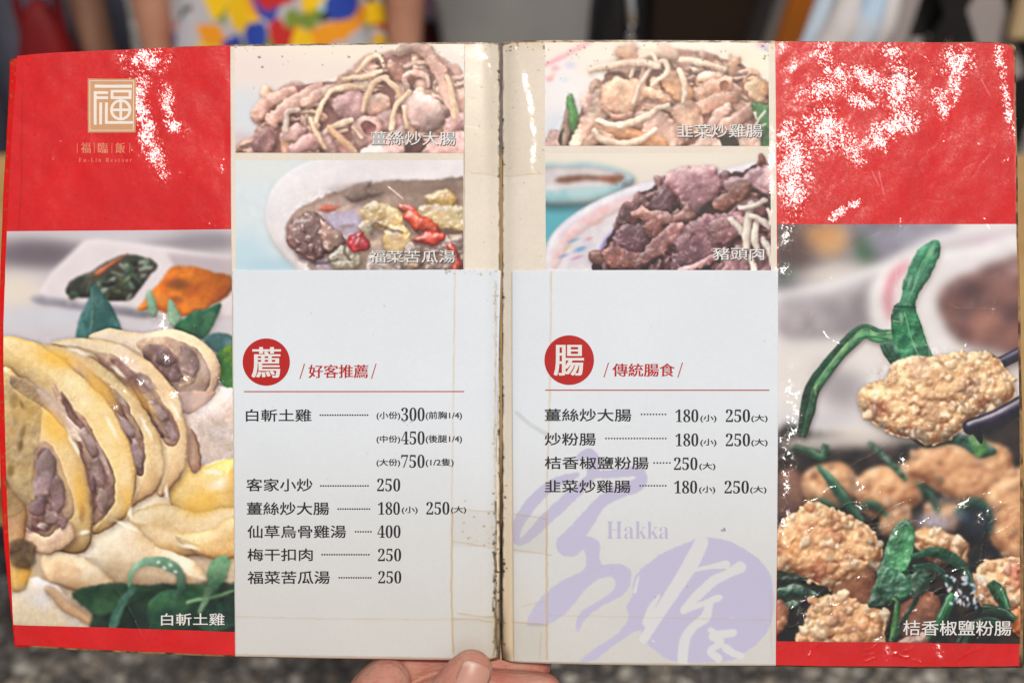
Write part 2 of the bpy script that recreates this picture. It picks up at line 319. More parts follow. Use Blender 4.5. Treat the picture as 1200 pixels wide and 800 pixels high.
    meat([(40, 526), (50, 517), (62, 524), (76, 550), (88, 592), (80, 612), (54, 630), (30, 622), (40, 590), (43, 556)])
    a.shape([(44, 540), (56, 530), (70, 556), (76, 584), (62, 590), (46, 574)], (182, 148, 129), (132, 97, 88), R=9, **mk)
    for (x, y, r) in ((56, 596, 8), (70, 600, 6), (46, 604, 6), (62, 610, 6)): a.shape(ell(x, y, r, r * .8, 30, 9, .4, x), (176, 136, 115), (116, 77, 71), R=5, **{**mk, 'shadow': .3})
    a.shape([(30, 616), (54, 628), (78, 612), (90, 630), (60, 648), (34, 640)], (232, 192, 151), (206, 150, 120), R=8, **sk)
    a.shape([(2, 560), (20, 580), (34, 600), (30, 624), (24, 646), (4, 640)], (206, 164, 112), (180, 130, 80), R=10, **sk)
    for x, y, rx, ry, c, al, ro in ((150, 420, 10, 26, (236, 214, 206), .5, -42), (100, 430, 8, 34, (224, 204, 200), .6, -40), (62, 470, 8, 30, (222, 204, 202), .5, -40), (240, 430, 8, 16, (226, 200, 196), .5, -20),
                             (48, 420, 40, 14, (244, 210, 139), .5, 12), (120, 470, 12, 40, (243, 209, 145), .5, -35), (80, 560, 12, 40, (244, 210, 145), .5, -15), (148, 560, 8, 26, (244, 222, 179), .6, -8), (188, 540, 8, 24, (244, 220, 177), .6, -5), (215, 530, 6, 26, (243, 215, 172), .5, 0),
                             (98, 600, 4, 12, (98, 59, 55), .6, 0), (124, 560, 5, 20, (98, 61, 59), .55, -20), (160, 530, 4, 18, (106, 69, 66), .5, -20), (200, 490, 5, 18, (116, 79, 73), .45, -30), (60, 570, 8, 16, (96, 61, 59), .45, 0), (40, 620, 8, 5, (74, 44, 52), .5, 0),
                             (256, 566, 14, 8, (255, 250, 236), .8, -25), (240, 560, 20, 14, (246, 220, 161), .5, -20), (200, 630, 24, 8, (246, 228, 196), .5, 15), (140, 640, 26, 16, (250, 238, 214), .5, 30), (40, 700, 22, 12, (228, 222, 222), .5, 30), (230, 470, 26, 16, (246, 238, 236), .5, 0)): a.glow(x, y, rx, ry, c, al, ro)
    lo = dict(mk); lo.update(shadow=.42, sh=(1., 1.4), shb=1.8, bulge=.3, edge=2., alpha=.85, grad=.3)
    for x, y, rx, ry, ro, c in ((52, 556, 12, 30, 10, (186, 158, 160)), (68, 580, 10, 22, -6, (170, 138, 140)), (46, 592, 9, 12, 20, (150, 116, 120)), (62, 606, 8, 8, 0, (188, 158, 156)), (74, 612, 6, 7, 0, (160, 122, 122)), (52, 616, 7, 5, 20, (206, 176, 168)),
                                (106, 518, 7, 18, -24, (188, 160, 158)), (116, 552, 9, 18, -12, (178, 148, 148)), (121, 584, 8, 15, 8, (190, 162, 158)), (110, 566, 4, 9, 0, (140, 104, 108)),
                                (150, 500, 5, 16, -34, (184, 156, 154)), (162, 532, 6, 17, -12, (178, 150, 150)), (186, 480, 6, 16, -38, (188, 160, 158)), (201, 504, 6, 12, -26, (176, 146, 146)), (140, 466, 4, 14, -44, (196, 172, 168)), (172, 446, 4, 14, -46, (198, 174, 170)),
                                (222, 424, 12, 18, -20, (190, 162, 162)), (196, 420, 11, 9, 20, (132, 102, 108)), (206, 440, 8, 7, 0, (150, 118, 122))):
        a.shape(ell(x, y, rx, ry, ro, 11, .35, int(x * 7 + y)), c, np.array(c) * [.84, .8, .76], R=min(rx, ry), **lo)
    for x, y, rx, ry, al, ro in ((70, 420, 30, 12, .75, 15), (118, 452, 10, 34, .7, -38), (64, 500, 14, 26, .7, -30), (96, 580, 8, 34, .6, -8), (150, 585, 7, 20, .5, 0), (30, 480, 16, 20, .5, 0), (170, 470, 6, 26, .5, -40), (236, 590, 26, 16, .6, -20), (30, 672, 10, 12, .6, 0)): a.glow(x, y, rx, ry, (242, 186, 70), al * .95, ro)
    for x, y, rx, ry, ro in ((96, 412, 16, 3, 20), (140, 436, 12, 3, 42), (132, 500, 3, 16, -28), (172, 500, 3, 16, -26), (206, 480, 3, 14, -30), (88, 520, 3, 18, -24), (154, 600, 3, 8, 0), (196, 575, 3, 8, 0), (100, 622, 6, 3, -20), (250, 552, 12, 3, 10), (150, 616, 16, 3, 24), (222, 640, 14, 3, 12)): a.glow(x, y, rx, ry, (255, 248, 228), .75, ro)
    a.warp(2.2, 13, sstep(390, 410, a.Y) * sstep(700, 670, a.Y)); a.detail(.06, sstep(388, 400, a.Y) * sstep(690, 670, a.Y), .1)
    # worn, stained strip at the left edge
    for p, c, d in (([(0, 448), (18, 440), (40, 452), (50, 480), (47, 520), (40, 560), (36, 590), (0, 596)], (164, 128, 62), (120, 90, 44)),):
        a.shape(p, c, d, R=3, namp=.22, ncell=9, spec=.4, shin=12, shade=1., mcell=9, shadow=.1, edge=1.5, bulge=.12, alpha=.45, rough=2.2)
    g = rng(21)
    for _ in range(26): a.glow(2 + 40 * g.rand(), 455 + 130 * g.rand(), 2 + 4 * g.rand(), 3 + 7 * g.rand(), [(212, 184, 130), (104, 78, 40), (188, 150, 84)][g.randint(3)], .55, 40 * g.rand() - 20)
    a.shape([(12, 636), (26, 630), (42, 640), (40, 660), (22, 664), (14, 656)], (78, 60, 42), (112, 90, 60), R=5, namp=.3, edge=3, alpha=.75, rough=2.)
    a.soften(.45)
    # dark herbs along the bottom
    a.shape([(86, 694), (124, 685), (180, 684), (232, 686), (280, 684), (280, 745), (120, 745), (108, 716)], (32, 46, 36), (46, 62, 44), R=14, bulge=.3, edge=2)
    lf = dict(R=7, bulge=.15, alpha=.86, rough=.7, grad=.4, namp=.14, ncell=8, rim=.2, shade=.85, edge=1.2, spec=.12)
    a.shape([(86, 693), (128, 684), (178, 690), (150, 708), (120, 722), (106, 714)], (40, 72, 48), (60, 96, 62), **lf)
    a.shape([(178, 702), (206, 690), (230, 700), (226, 738), (186, 742), (172, 724)], (62, 108, 70), (42, 82, 58), **lf)
    a.shape([(205, 684), (240, 684), (256, 700), (226, 704)], (44, 86, 52), (70, 112, 70), **lf)
    a.shape([(222, 712), (260, 696), (280, 700), (280, 730), (240, 738)], (46, 78, 56), (30, 52, 44), **lf)
    a.tube([(220, 706), (252, 698), (280, 690)], [2, 2, 2], (120, 160, 116), edge=1, shadow=.3)
    a.tube([(156, 690), (142, 706), (134, 726), (132, 742)], [4, 5, 6, 4], (98, 146, 126), (62, 112, 96), **lf)
    a.tube([(152, 686), (156, 668), (174, 657), (196, 660), (210, 670), (213, 688), (206, 698)], [2, 3, 5, 7, 6, 5, 3], (120, 166, 138), (88, 140, 108), **lf)
    a.shape([(244, 692), (243, 668), (252, 653), (266, 650), (270, 662), (262, 680), (254, 694)], (104, 158, 116), (70, 126, 84), **lf)
    a.tube([(244, 690), (240, 706), (234, 716)], [5, 4, 2], (120, 156, 120), **lf)
    a.glow(160, 722, 18, 12, (24, 40, 36), .7)
    for (x, y) in ((193, 664), (200, 660), (186, 658), (205, 668)): a.glow(x, y, 2.5, 2, (240, 246, 240), .9)
    a.warp(2.5, 14, sstep(640, 660, a.Y)); m = sstep(640, 660, a.Y); a.soften(1., m); a.detail(.12, m * .6, .1)
    a.specks(22, 0, 440, 270, 740, (70, 50, 36), .4, 1., 5, .5)
    return a

def heap(a, poly, cols, n, r0, r1, seed, dark=(120, 84, 76), **k):
    """a heap of curled glossy pieces inside poly"""
    P = smooth_poly(poly); lo, hi = P.min(0), P.max(0); g = rng(seed); wn = a.win(lo, hi, 2); D = a.poly_d(P, wn)
    a.shape(poly, dark, np.array(dark) * .8, R=12, bulge=.3)
    pts = []
    while len(pts) < n:
        x, y = lo + (hi - lo) * g.rand(2); i, j = int((y - a.y0) / a.px) - wn[0], int((x - a.x0) / a.px) - wn[2]
        if 0 <= i < D.shape[0] and 0 <= j < D.shape[1] and D[i, j] > 2: pts.append((x, y))
    pts.sort(key=lambda q: q[1] + 10 * g.rand())
    for x, y in pts:
        r = r0 + (r1 - r0) * g.rand(); th = g.rand() * 180; c = np.array(cols[g.randint(len(cols))]) + g.randint(-8, 9); c2 = np.clip(c * np.array([.88, .79, .76]), 0, 255)
        kk = {**dict(namp=.16, ncell=7, spec=.3, shin=18, shade=.75, rim=.06, bulge=.42, mcell=9, shadow=.6, sh=(1.5, 2.5), shb=2.2, edge=.8, grad=.3), **k}
        p = np.array(ell(x, y, r * (1.1 + .9 * g.rand()), r * (.6 + .35 * g.rand()), th, 8, .75, g.randint(9999)))
        a.shape(p, c, c2, R=r * .8, **kk)
        if g.rand() < .6:       # a lip folded over, lighter than the hollow under it
            m = p.mean(0); d = np.array([np.cos(np.radians(th + 90)), -abs(np.sin(np.radians(th + 90)))]) * r * .22
            a.shape(m + (p - m) * [.72, .5] + d * .2, c * .74, c * .6, R=r * .5, **{**kk, 'bulge': -.2, 'shadow': 0, 'edge': 1.4, 'spec': 0})
            a.shape(m + (p - m) * [.8, .36] - d * 1.3, np.clip(c * 1.05, 0, 255), c2, R=r * .4, **{**kk, 'shadow': .4})

def art_ginger():
    a = Art(270, 44, 550, 184, (226, 216, 206))
    a.glow(285, 135, 45, 40, (203, 212, 220), .9); a.glow(420, 60, 150, 16, (232, 224, 206), .8); a.glow(300, 80, 60, 20, (226, 212, 206), .8); a.glow(520, 78, 40, 22, (214, 210, 206), .7)
    a.glow(290, 168, 40, 14, (196, 178, 184), .8)
    cols = [(226, 186, 164), (216, 170, 150), (232, 198, 176), (210, 164, 148), (230, 188, 156)]
    a.shape([(300, 158), (314, 116), (346, 98), (378, 106), (402, 88), (424, 72), (446, 64), (478, 60), (512, 66), (548, 96), (548, 184), (290, 184)], (206, 164, 150), (186, 140, 130), R=18, bulge=.4, edge=3, shadow=0)
    heap(a, [(302, 160), (316, 118), (348, 102), (400, 94), (440, 72), (490, 62), (530, 84), (550, 110), (550, 184), (294, 184)], cols, 60, 7, 13, 21, (150, 104, 96))
    pk = dict(namp=.14, ncell=8, spec=.3, shin=18, shade=.75, rim=.05, bulge=.45, mcell=10, shadow=.6, sh=(1.5, 2.5), shb=2.4, edge=.9, grad=.28, rough=1.5)
    T = a.tube; S = a.shape
    T([(302, 136), (318, 118), (342, 108)], [8, 9, 7], (218, 172, 150), (200, 148, 134), **pk)
    T([(320, 140), (346, 122), (372, 104)], [10, 9, 8], (224, 178, 158), (204, 150, 138), **pk)
    T([(360, 120), (384, 108), (398, 104)], [7, 7, 6], (220, 182, 160), (200, 156, 140), **pk)
    S(ell(312, 162, 16, 14, 20, 9, .4, 1), (206, 158, 152), (170, 120, 118), R=10, **pk)
    S([(300, 160), (316, 150), (324, 168), (312, 180), (298, 176)], (120, 78, 80), (150, 104, 100), R=6, **pk)
    S(ell(345, 156, 17, 10, -10, 9, .4, 2), (216, 172, 162), (190, 140, 138), R=8, **pk)
    T([(335, 152), (337, 134), (350, 130)], [q * .64 for q in [6, 5, 4]], (232, 206, 190), **pk)
    T([(345, 178), (372, 165), (392, 176)], [10, 9, 9], (200, 152, 146), (176, 124, 122), **pk)
    S([(390, 118), (404, 108), (426, 110), (438, 122), (428, 138), (408, 142), (392, 132)], (206, 162, 158), (184, 132, 136), R=14, **pk)
    S([(424, 120), (440, 110), (458, 116), (454, 130), (436, 134)], (228, 186, 160), (208, 158, 140), R=9, **pk)
    T([(470, 62), (490, 56), (510, 76), (522, 104), (534, 134)], [q * .64 for q in [10, 15, 13, 11, 8]], (232, 190, 168), (212, 164, 148), **pk)
    T([(462, 80), (476, 92), (490, 86)], [7, 8, 6], (160, 106, 92), (190, 136, 116), **pk)
    T([(478, 104), (474, 92), (486, 86), (500, 90), (502, 102)], [q * .64 for q in [5, 6, 6, 5, 4]], (236, 196, 178), (214, 166, 152), **pk)
    S([(474, 118), (488, 108), (506, 112), (520, 128), (520, 146), (500, 154), (482, 146), (472, 132)], (230, 198, 188), (214, 174, 166), R=20, **{**pk, 'namp': .1})
    S([(440, 138), (456, 130), (474, 136), (476, 152), (456, 158), (442, 150)], (206, 160, 152), (186, 136, 132), R=12, **pk)
    S(ell(430, 154, 20, 19, 0, 10, .2, 5), (214, 168, 156), (190, 140, 132), R=9, **pk); S(ell(431, 150, 9, 9, 0, 9, .3, 6), (110, 66, 64), (150, 98, 92), R=5, bulge=-.4, shadow=0)
    T([(530, 150), (545, 140)], [12, 12], (206, 156, 150), (180, 124, 122), **pk)
    S([(430, 172), (470, 150), (480, 160), (470, 184), (420, 184)], (224, 192, 186), (204, 160, 154), R=12, **pk)
    S([(490, 172), (520, 158), (548, 156), (548, 184), (486, 184)], (214, 170, 164), (190, 140, 138), R=12, **pk)
    S([(478, 168), (492, 160), (500, 172), (486, 184), (474, 182)], (70, 46, 44), (100, 66, 60), R=6, shadow=0)
    S(ell(405, 172, 16, 10, 40, 9, .3, 8), (212, 166, 152), (180, 128, 120), R=9, **pk)
    gk = dict(rough=.5, namp=.06, ncell=5, spec=.3, shin=14, shade=.5, rim=.05, bulge=.4, shadow=.5, sh=(1.2, 2.2), edge=.9)
    gc, gd = (238, 212, 176), (226, 190, 148)
    T([(370, 144), (380, 118), (392, 106), (410, 102), (434, 102)], [q * .64 for q in [4, 4.5, 5, 5, 4]], gc, gd, **gk)
    T([(425, 130), (432, 108), (440, 96), (452, 91)], [q * .64 for q in [4, 5, 5.5, 5]], gc, gd, **gk)
    T([(450, 92), (464, 104), (470, 118)], [q * .64 for q in [4, 5, 4]], (232, 196, 150), gd, **gk)
    T([(459, 152), (464, 126), (480, 108)], [q * .64 for q in [5, 5, 4.5]], gc, gd, **gk)
    T([(474, 126), (477, 150)], [q * .64 for q in [3.5, 3]], gc, gd, **gk)
    T([(380, 156), (396, 147), (412, 140)], [q * .64 for q in [4, 6, 5]], (240, 214, 184), gd, **gk)
    T([(364, 140), (372, 158), (382, 174)], [q * .64 for q in [3, 4.5, 4]], (236, 204, 164), gd, **gk)
    T([(386, 150), (402, 166), (416, 180)], [q * .64 for q in [4, 6, 6]], (230, 184, 140), (214, 160, 116), **gk)
    T([(418, 86), (432, 70), (444, 66), (450, 78)], [q * .64 for q in [4, 4.5, 4, 3]], gc, gd, **gk)
    T([(524, 90), (530, 112), (533, 138)], [q * .64 for q in [4, 5, 5]], gc, gd, **gk)
    T([(404, 94), (430, 90), (446, 84)], [q * .64 for q in [4, 5, 4]], (240, 214, 176), gd, **gk)
    T([(414, 150), (424, 162)], [q * .64 for q in [2.5, 2.5]], gc, gd, **gk)
    a.warp(2., 11, sstep(60, 80, a.Y)); a.detail(.13, sstep(.79, .70, blur(a.C.mean(-1), 4)), .15)
    a.soften(.55)
    a.C = np.clip(lerp(a.C, np.broadcast_to(rgb((232, 200, 188)), a.C.shape), .10) * 1.05, 0, 1)
    m = sstep(88, 52, a.Y) * sstep(480, 330, a.X); a.soften(2.4, m)
    return a

def art_soup():
    a = Art(270, 182, 550, 322, (206, 219, 224))
    a.C *= (1 + .05 * (fbm(a.h, a.w, 7, 4, 3) - .5))[..., None]
    a.glow(285, 300, 40, 30, (176, 208, 222), .8); a.glow(300, 200, 60, 14, (216, 220, 216), .7); a.glow(330, 312, 46, 12, (160, 196, 212), .7)
    a.shape([(352, 194), (400, 182), (480, 180), (556, 188), (556, 330), (380, 330), (345, 312), (320, 284), (311, 252), (322, 218)], (226, 221, 222), (216, 212, 218), R=34, bulge=.22, rough=.1, grad=0, edge=2.2, shadow=.2, rim=.06, shade=.5)
    a.glow(470, 192, 80, 12, (214, 206, 212), .6)
    a.shape([(336, 280), (340, 258), (362, 238), (400, 224), (450, 213), (500, 212), (556, 218), (556, 330), (392, 330), (356, 308)], (176, 152, 138), (156, 132, 120), R=10, bulge=-.25, edge=2, shadow=0, rim=.15)
    a.glow(404, 262, 36, 22, (170, 158, 186), .9, -8); a.glow(470, 222, 60, 8, (124, 102, 88), .65); a.glow(430, 225, 40, 10, (128, 106, 98), .6); a.glow(525, 222, 30, 7, (112, 92, 80), .7)
    pk = dict(namp=.25, ncell=7, spec=.45, shin=16, shade=.9, rim=.05, bulge=.4, mcell=7, shadow=.6, edge=1.1, grad=.3, rough=1.5)
    a.shape([(402, 232), (412, 219), (428, 214), (436, 212), (434, 222), (452, 226), (420, 236)], (120, 100, 92), (142, 120, 108), R=6, edge=2, namp=.3)
    a.shape([(372, 246), (384, 240), (400, 243), (386, 249)], (196, 96, 76), R=5, edge=2, shadow=0)
    a.soften(.9)
    a.glow(404, 260, 20, 12, (188, 178, 204), .8, -10); a.glow(372, 306, 26, 8, (150, 140, 164), .8, 20)
    a.shape([(337, 276), (344, 258), (362, 249), (376, 254), (386, 264), (402, 276), (404, 286), (388, 296), (372, 305), (352, 298), (340, 288)], (128, 92, 88), (96, 64, 64), R=14, **pk)
    a.shape([(376, 256), (388, 264), (402, 277), (402, 287), (384, 294), (376, 278)], (176, 138, 126), (150, 108, 98), R=9, **pk)
    for (x, y, r) in ((362, 280, 6), (356, 268, 5), (374, 296, 6), (366, 292, 5), (349, 284, 5)): a.shape(ell(x, y, r, r * .7, 60, 8, .6, x), (84, 54, 58), (130, 92, 90), R=4, **pk)
    yk = dict(pk); yk.update(namp=.3, ncell=6, spec=.7, bulge=.4, rim=.1, alpha=.9, rough=1.)
    yc, yd = (240, 214, 146), (224, 186, 108)
    for p, R, c, d in (([(424, 248), (434, 238), (452, 240), (466, 246), (474, 258), (462, 272), (444, 268), (430, 262)], 10, yc, yd),
                 ([(498, 232), (508, 225), (526, 223), (536, 232), (530, 242), (508, 242)], 9, (214, 176, 84), (196, 150, 70)),
                 ([(488, 244), (512, 240), (548, 246), (548, 272), (520, 268), (500, 262)], 10, yc, yd),
                 ([(448, 276), (456, 264), (474, 266), (480, 282), (474, 304), (456, 300)], 12, (226, 188, 106), (208, 170, 110)),
                 ([(420, 266), (432, 258), (438, 270), (430, 278)], 5, (176, 162, 130), (150, 140, 118)),
                 ([(386, 302), (398, 290), (414, 290), (424, 302), (416, 316), (392, 316)], 9, (156, 150, 124), (120, 112, 92)),
                 ([(476, 286), (492, 290), (496, 312), (470, 316)], 10, (150, 122, 110), (120, 94, 88)),
                 ([(500, 284), (530, 276), (548, 280), (548, 318), (500, 318)], 12, (146, 116, 108), (118, 86, 84)),
                 ([(436, 300), (462, 298), (472, 318), (430, 320)], 9, (186, 170, 160), (150, 132, 130))):
        a.shape(p, c, d, R=R, **yk)
    g = rng(15)
    for _ in range(46):
        x, y = 390 + 150 * g.rand(), 240 + 72 * g.rand(); a.glow(x, y, 3 + 9 * g.rand(), 1.5 + 3 * g.rand(), [(150, 120, 98), (112, 86, 74), (190, 174, 176), (222, 190, 138), (196, 160, 116)][g.randint(5)], .5, g.rand() * 60 - 30)
    for p in ([(440, 262), (456, 268), (470, 274)], [(482, 300), (500, 296), (520, 300)], [(408, 284), (404, 296), (410, 304)], [(486, 270), (500, 276), (540, 272)], [(350, 300), (372, 308), (396, 304)]): a.line(smooth_poly(p, 5, False), 1.6, (66, 48, 46), .6, 1.2, 6, 1.2)
    rk = dict(pk); rk.update(namp=.12, ncell=5, spec=.55, bulge=.7)
    a.shape(ell(421, 284, 12, 13, 10, 9, .25, 3), (206, 50, 58), (170, 30, 44), R=8, **{**rk, 'namp': .5})
    a.tube([(470, 243), (480, 246), (487, 252)], [5, 6, 4], (222, 112, 92), (214, 80, 64), **rk)
    a.tube([(480, 254), (494, 262), (508, 270)], [7, 10, 8], (222, 72, 38), (206, 48, 26), **rk)
    a.tube([(490, 281), (505, 280), (518, 277)], [5, 8, 5], (216, 56, 34), (190, 36, 24), **rk)
    a.tube([(528, 290), (536, 304), (534, 314)], [5, 6, 5], (176, 44, 34), (140, 30, 30), **rk)
    pass
    m = sstep(336, 350, a.X) * sstep(212, 226, a.Y); a.warp(2.2, 9, m); a.detail(.12, m, .3)
    a.C = np.clip(lerp(a.C, np.broadcast_to(rgb((226, 204, 186)), a.C.shape), .08) * 1.04, 0, 1); a.soften(.5)
    a.line([(455, 219), (464, 226), (472, 233)], .7, (238, 228, 216), .9)
    return a

def art_chive():
    a = Art(632, 44, 908, 176, (230, 222, 208))
    a.glow(660, 110, 40, 44, (224, 222, 226), .9); a.glow(655, 150, 26, 22, (196, 206, 220), .8); a.glow(870, 72, 50, 18, (232, 220, 196), .8)
    a.line([(638, 76), (660, 66), (694, 48)], 2.2, (222, 146, 160), .8, edge=1.6)
    for x, y, r, c in ((651, 80, 6, (224, 160, 176)), (644, 92, 5, (222, 150, 168)), (668, 76, 7, (196, 196, 222)), (648, 88, 4, (230, 190, 150)), (662, 94, 5, (200, 212, 226)), (892, 52, 7, (208, 150, 180)), (898, 58, 5, (150, 150, 200))): a.glow(x, y, r, r * .7, c, .8)
    a.soften(1.2)
    cols = [(224, 184, 158), (216, 172, 150), (230, 196, 172), (222, 172, 134), (210, 166, 150)]
    heap(a, [(646, 176), (668, 154), (684, 122), (704, 96), (730, 64), (760, 56), (800, 58), (840, 66), (880, 86), (904, 116), (906, 176)], cols, 70, 6, 12, 33, (144, 98, 84))
    pk = dict(namp=.14, ncell=8, spec=.3, shin=18, shade=.75, rim=.05, bulge=.45, mcell=10, shadow=.6, sh=(1.5, 2.5), shb=2.4, edge=.9, grad=.28, rough=1.5)
    T = a.tube; S = a.shape
    S([(640, 160), (652, 152), (664, 162), (664, 176), (636, 176)], (206, 170, 160), (180, 136, 130), R=9, **pk)
    S([(656, 154), (668, 146), (674, 160), (668, 174), (656, 168)], (34, 44, 34), (60, 60, 48), R=5, shadow=0)
    T([(662, 170), (665, 140), (670, 118)], [4, 5, 3], (136, 108, 92), **pk)
    T([(668, 114), (671, 132), (672, 152)], [4, 5, 4], (70, 146, 62), (44, 110, 48), **pk)
    T([(690, 116), (692, 128), (700, 112)], [8, 9, 7], (214, 180, 164), (190, 146, 132), **pk)
    T([(676, 170), (690, 146), (704, 128)], [9, 11, 12], (218, 180, 156), (196, 152, 132), **pk)
    T([(726, 60), (740, 64), (748, 72)], [6, 8, 7], (224, 168, 132), (206, 150, 120), **pk)
    T([(752, 64), (775, 58), (790, 66)], [7, 8, 7], (226, 190, 166), (206, 160, 140), **pk)
    S([(704, 112), (708, 98), (722, 92), (744, 94), (766, 104), (790, 118), (782, 124), (760, 116), (752, 122), (740, 138), (722, 138), (706, 128)], (230, 184, 150), (216, 162, 130), R=11, **pk)
    S([(706, 126), (724, 134), (742, 132), (738, 142), (718, 142)], (196, 140, 116), (170, 116, 98), R=5, **pk)
    S([(774, 92), (790, 84), (808, 98), (816, 112), (800, 122), (784, 112)], (222, 164, 120), (202, 140, 100), R=10, **pk)
    T([(820, 110), (838, 102), (850, 100)], [10, 12, 10], (222, 168, 138), (198, 140, 116), **pk)
    T([(820, 128), (840, 120), (858, 114)], [10, 10, 9], (218, 164, 136), (192, 134, 112), **pk)
    S(ell(848, 101, 5, 7, 10, 9, .2, 3), (150, 96, 76), (120, 76, 60), R=4, bulge=-.4, shadow=0)
    S([(788, 128), (806, 118), (820, 132), (826, 150), (806, 160), (792, 146)], (226, 180, 150), (206, 156, 130), R=12, **pk)
    T([(860, 72), (858, 84)], [6, 5], (206, 154, 122), **pk)
    S([(874, 96), (892, 92), (900, 106), (894, 124), (878, 116)], (216, 164, 118), (226, 190, 150), R=10, **pk)
    T([(830, 160), (840, 140), (852, 128)], [9, 8, 6], (222, 184, 164), (196, 150, 138), **pk)
    T([(850, 150), (868, 138), (880, 128)], [9, 9, 7], (210, 160, 140), (184, 132, 118), **pk)
    S([(752, 152), (770, 132), (788, 140), (802, 160), (796, 176), (756, 176)], (222, 180, 158), (200, 152, 136), R=12, **pk)
    T([(700, 152), (730, 158), (774, 170)], [6, 9, 9], (228, 158, 106), (216, 136, 88), **pk)
    T([(690, 172), (700, 160), (716, 168)], [8, 7, 7], (208, 160, 136), **pk)
    S([(812, 168), (826, 156), (846, 166), (850, 176), (808, 176)], (228, 190, 172), (206, 160, 148), R=9, **pk)
    S([(842, 160), (858, 158), (866, 172), (850, 176)], (40, 42, 34), (66, 60, 46), R=5, shadow=0)
    S([(882, 122), (896, 124), (904, 130), (904, 176), (890, 176), (888, 150)], (54, 106, 56), (34, 70, 42), R=6, **pk)
    S([(866, 160), (884, 152), (892, 168), (888, 176), (868, 176)], (226, 198, 180), (206, 166, 150), R=9, **pk)
    gk = dict(rough=.5, namp=.06, ncell=5, spec=.3, shin=14, shade=.6, rim=.15, bulge=.6, shadow=.45, sh=(1.2, 2.), edge=.9)
    gc, gd = (240, 218, 196), (228, 196, 168)
    T([(742, 122), (748, 104), (762, 82), (778, 72), (782, 84), (764, 100)], [2.6, 3, 3, 3, 3, 2.4], gc, gd, **gk)
    T([(738, 90), (746, 72), (762, 64), (770, 74)], [2.5, 3, 3, 2.5], gc, gd, **gk)
    T([(692, 82), (720, 76), (752, 74), (772, 78)], [4, 5, 5, 4], (236, 210, 186), gd, **gk)
    T([(796, 82), (802, 100), (800, 120)], [3, 4, 3], gc, gd, **gk)
    T([(700, 142), (724, 148), (752, 140), (770, 128), (784, 124)], [3, 4, 4.5, 4, 3], gc, gd, **gk)
    T([(696, 154), (706, 164), (738, 168), (760, 158), (768, 152)], [3, 4, 4.5, 4, 3], gc, gd, **gk)
    T([(798, 70), (824, 74), (850, 82)], [3, 4, 3], (238, 216, 196), gd, **gk)
    for p in ([(884, 146), (890, 138), (896, 132)], [(888, 150), (896, 146)], [(886, 140), (884, 132)]): T(p, [1.2] * len(p), (230, 228, 206), shadow=0)
    a.warp(2., 11, sstep(50, 70, a.Y)); a.detail(.13, sstep(.80, .71, blur(a.C.mean(-1), 4)), .15)
    a.soften(.55)
    a.C = np.clip(lerp(a.C, np.broadcast_to(rgb((234, 206, 180)), a.C.shape), .06) * 1.05, 0, 1)
    m = sstep(84, 54, a.Y); a.soften(2., m * .8)
    return a

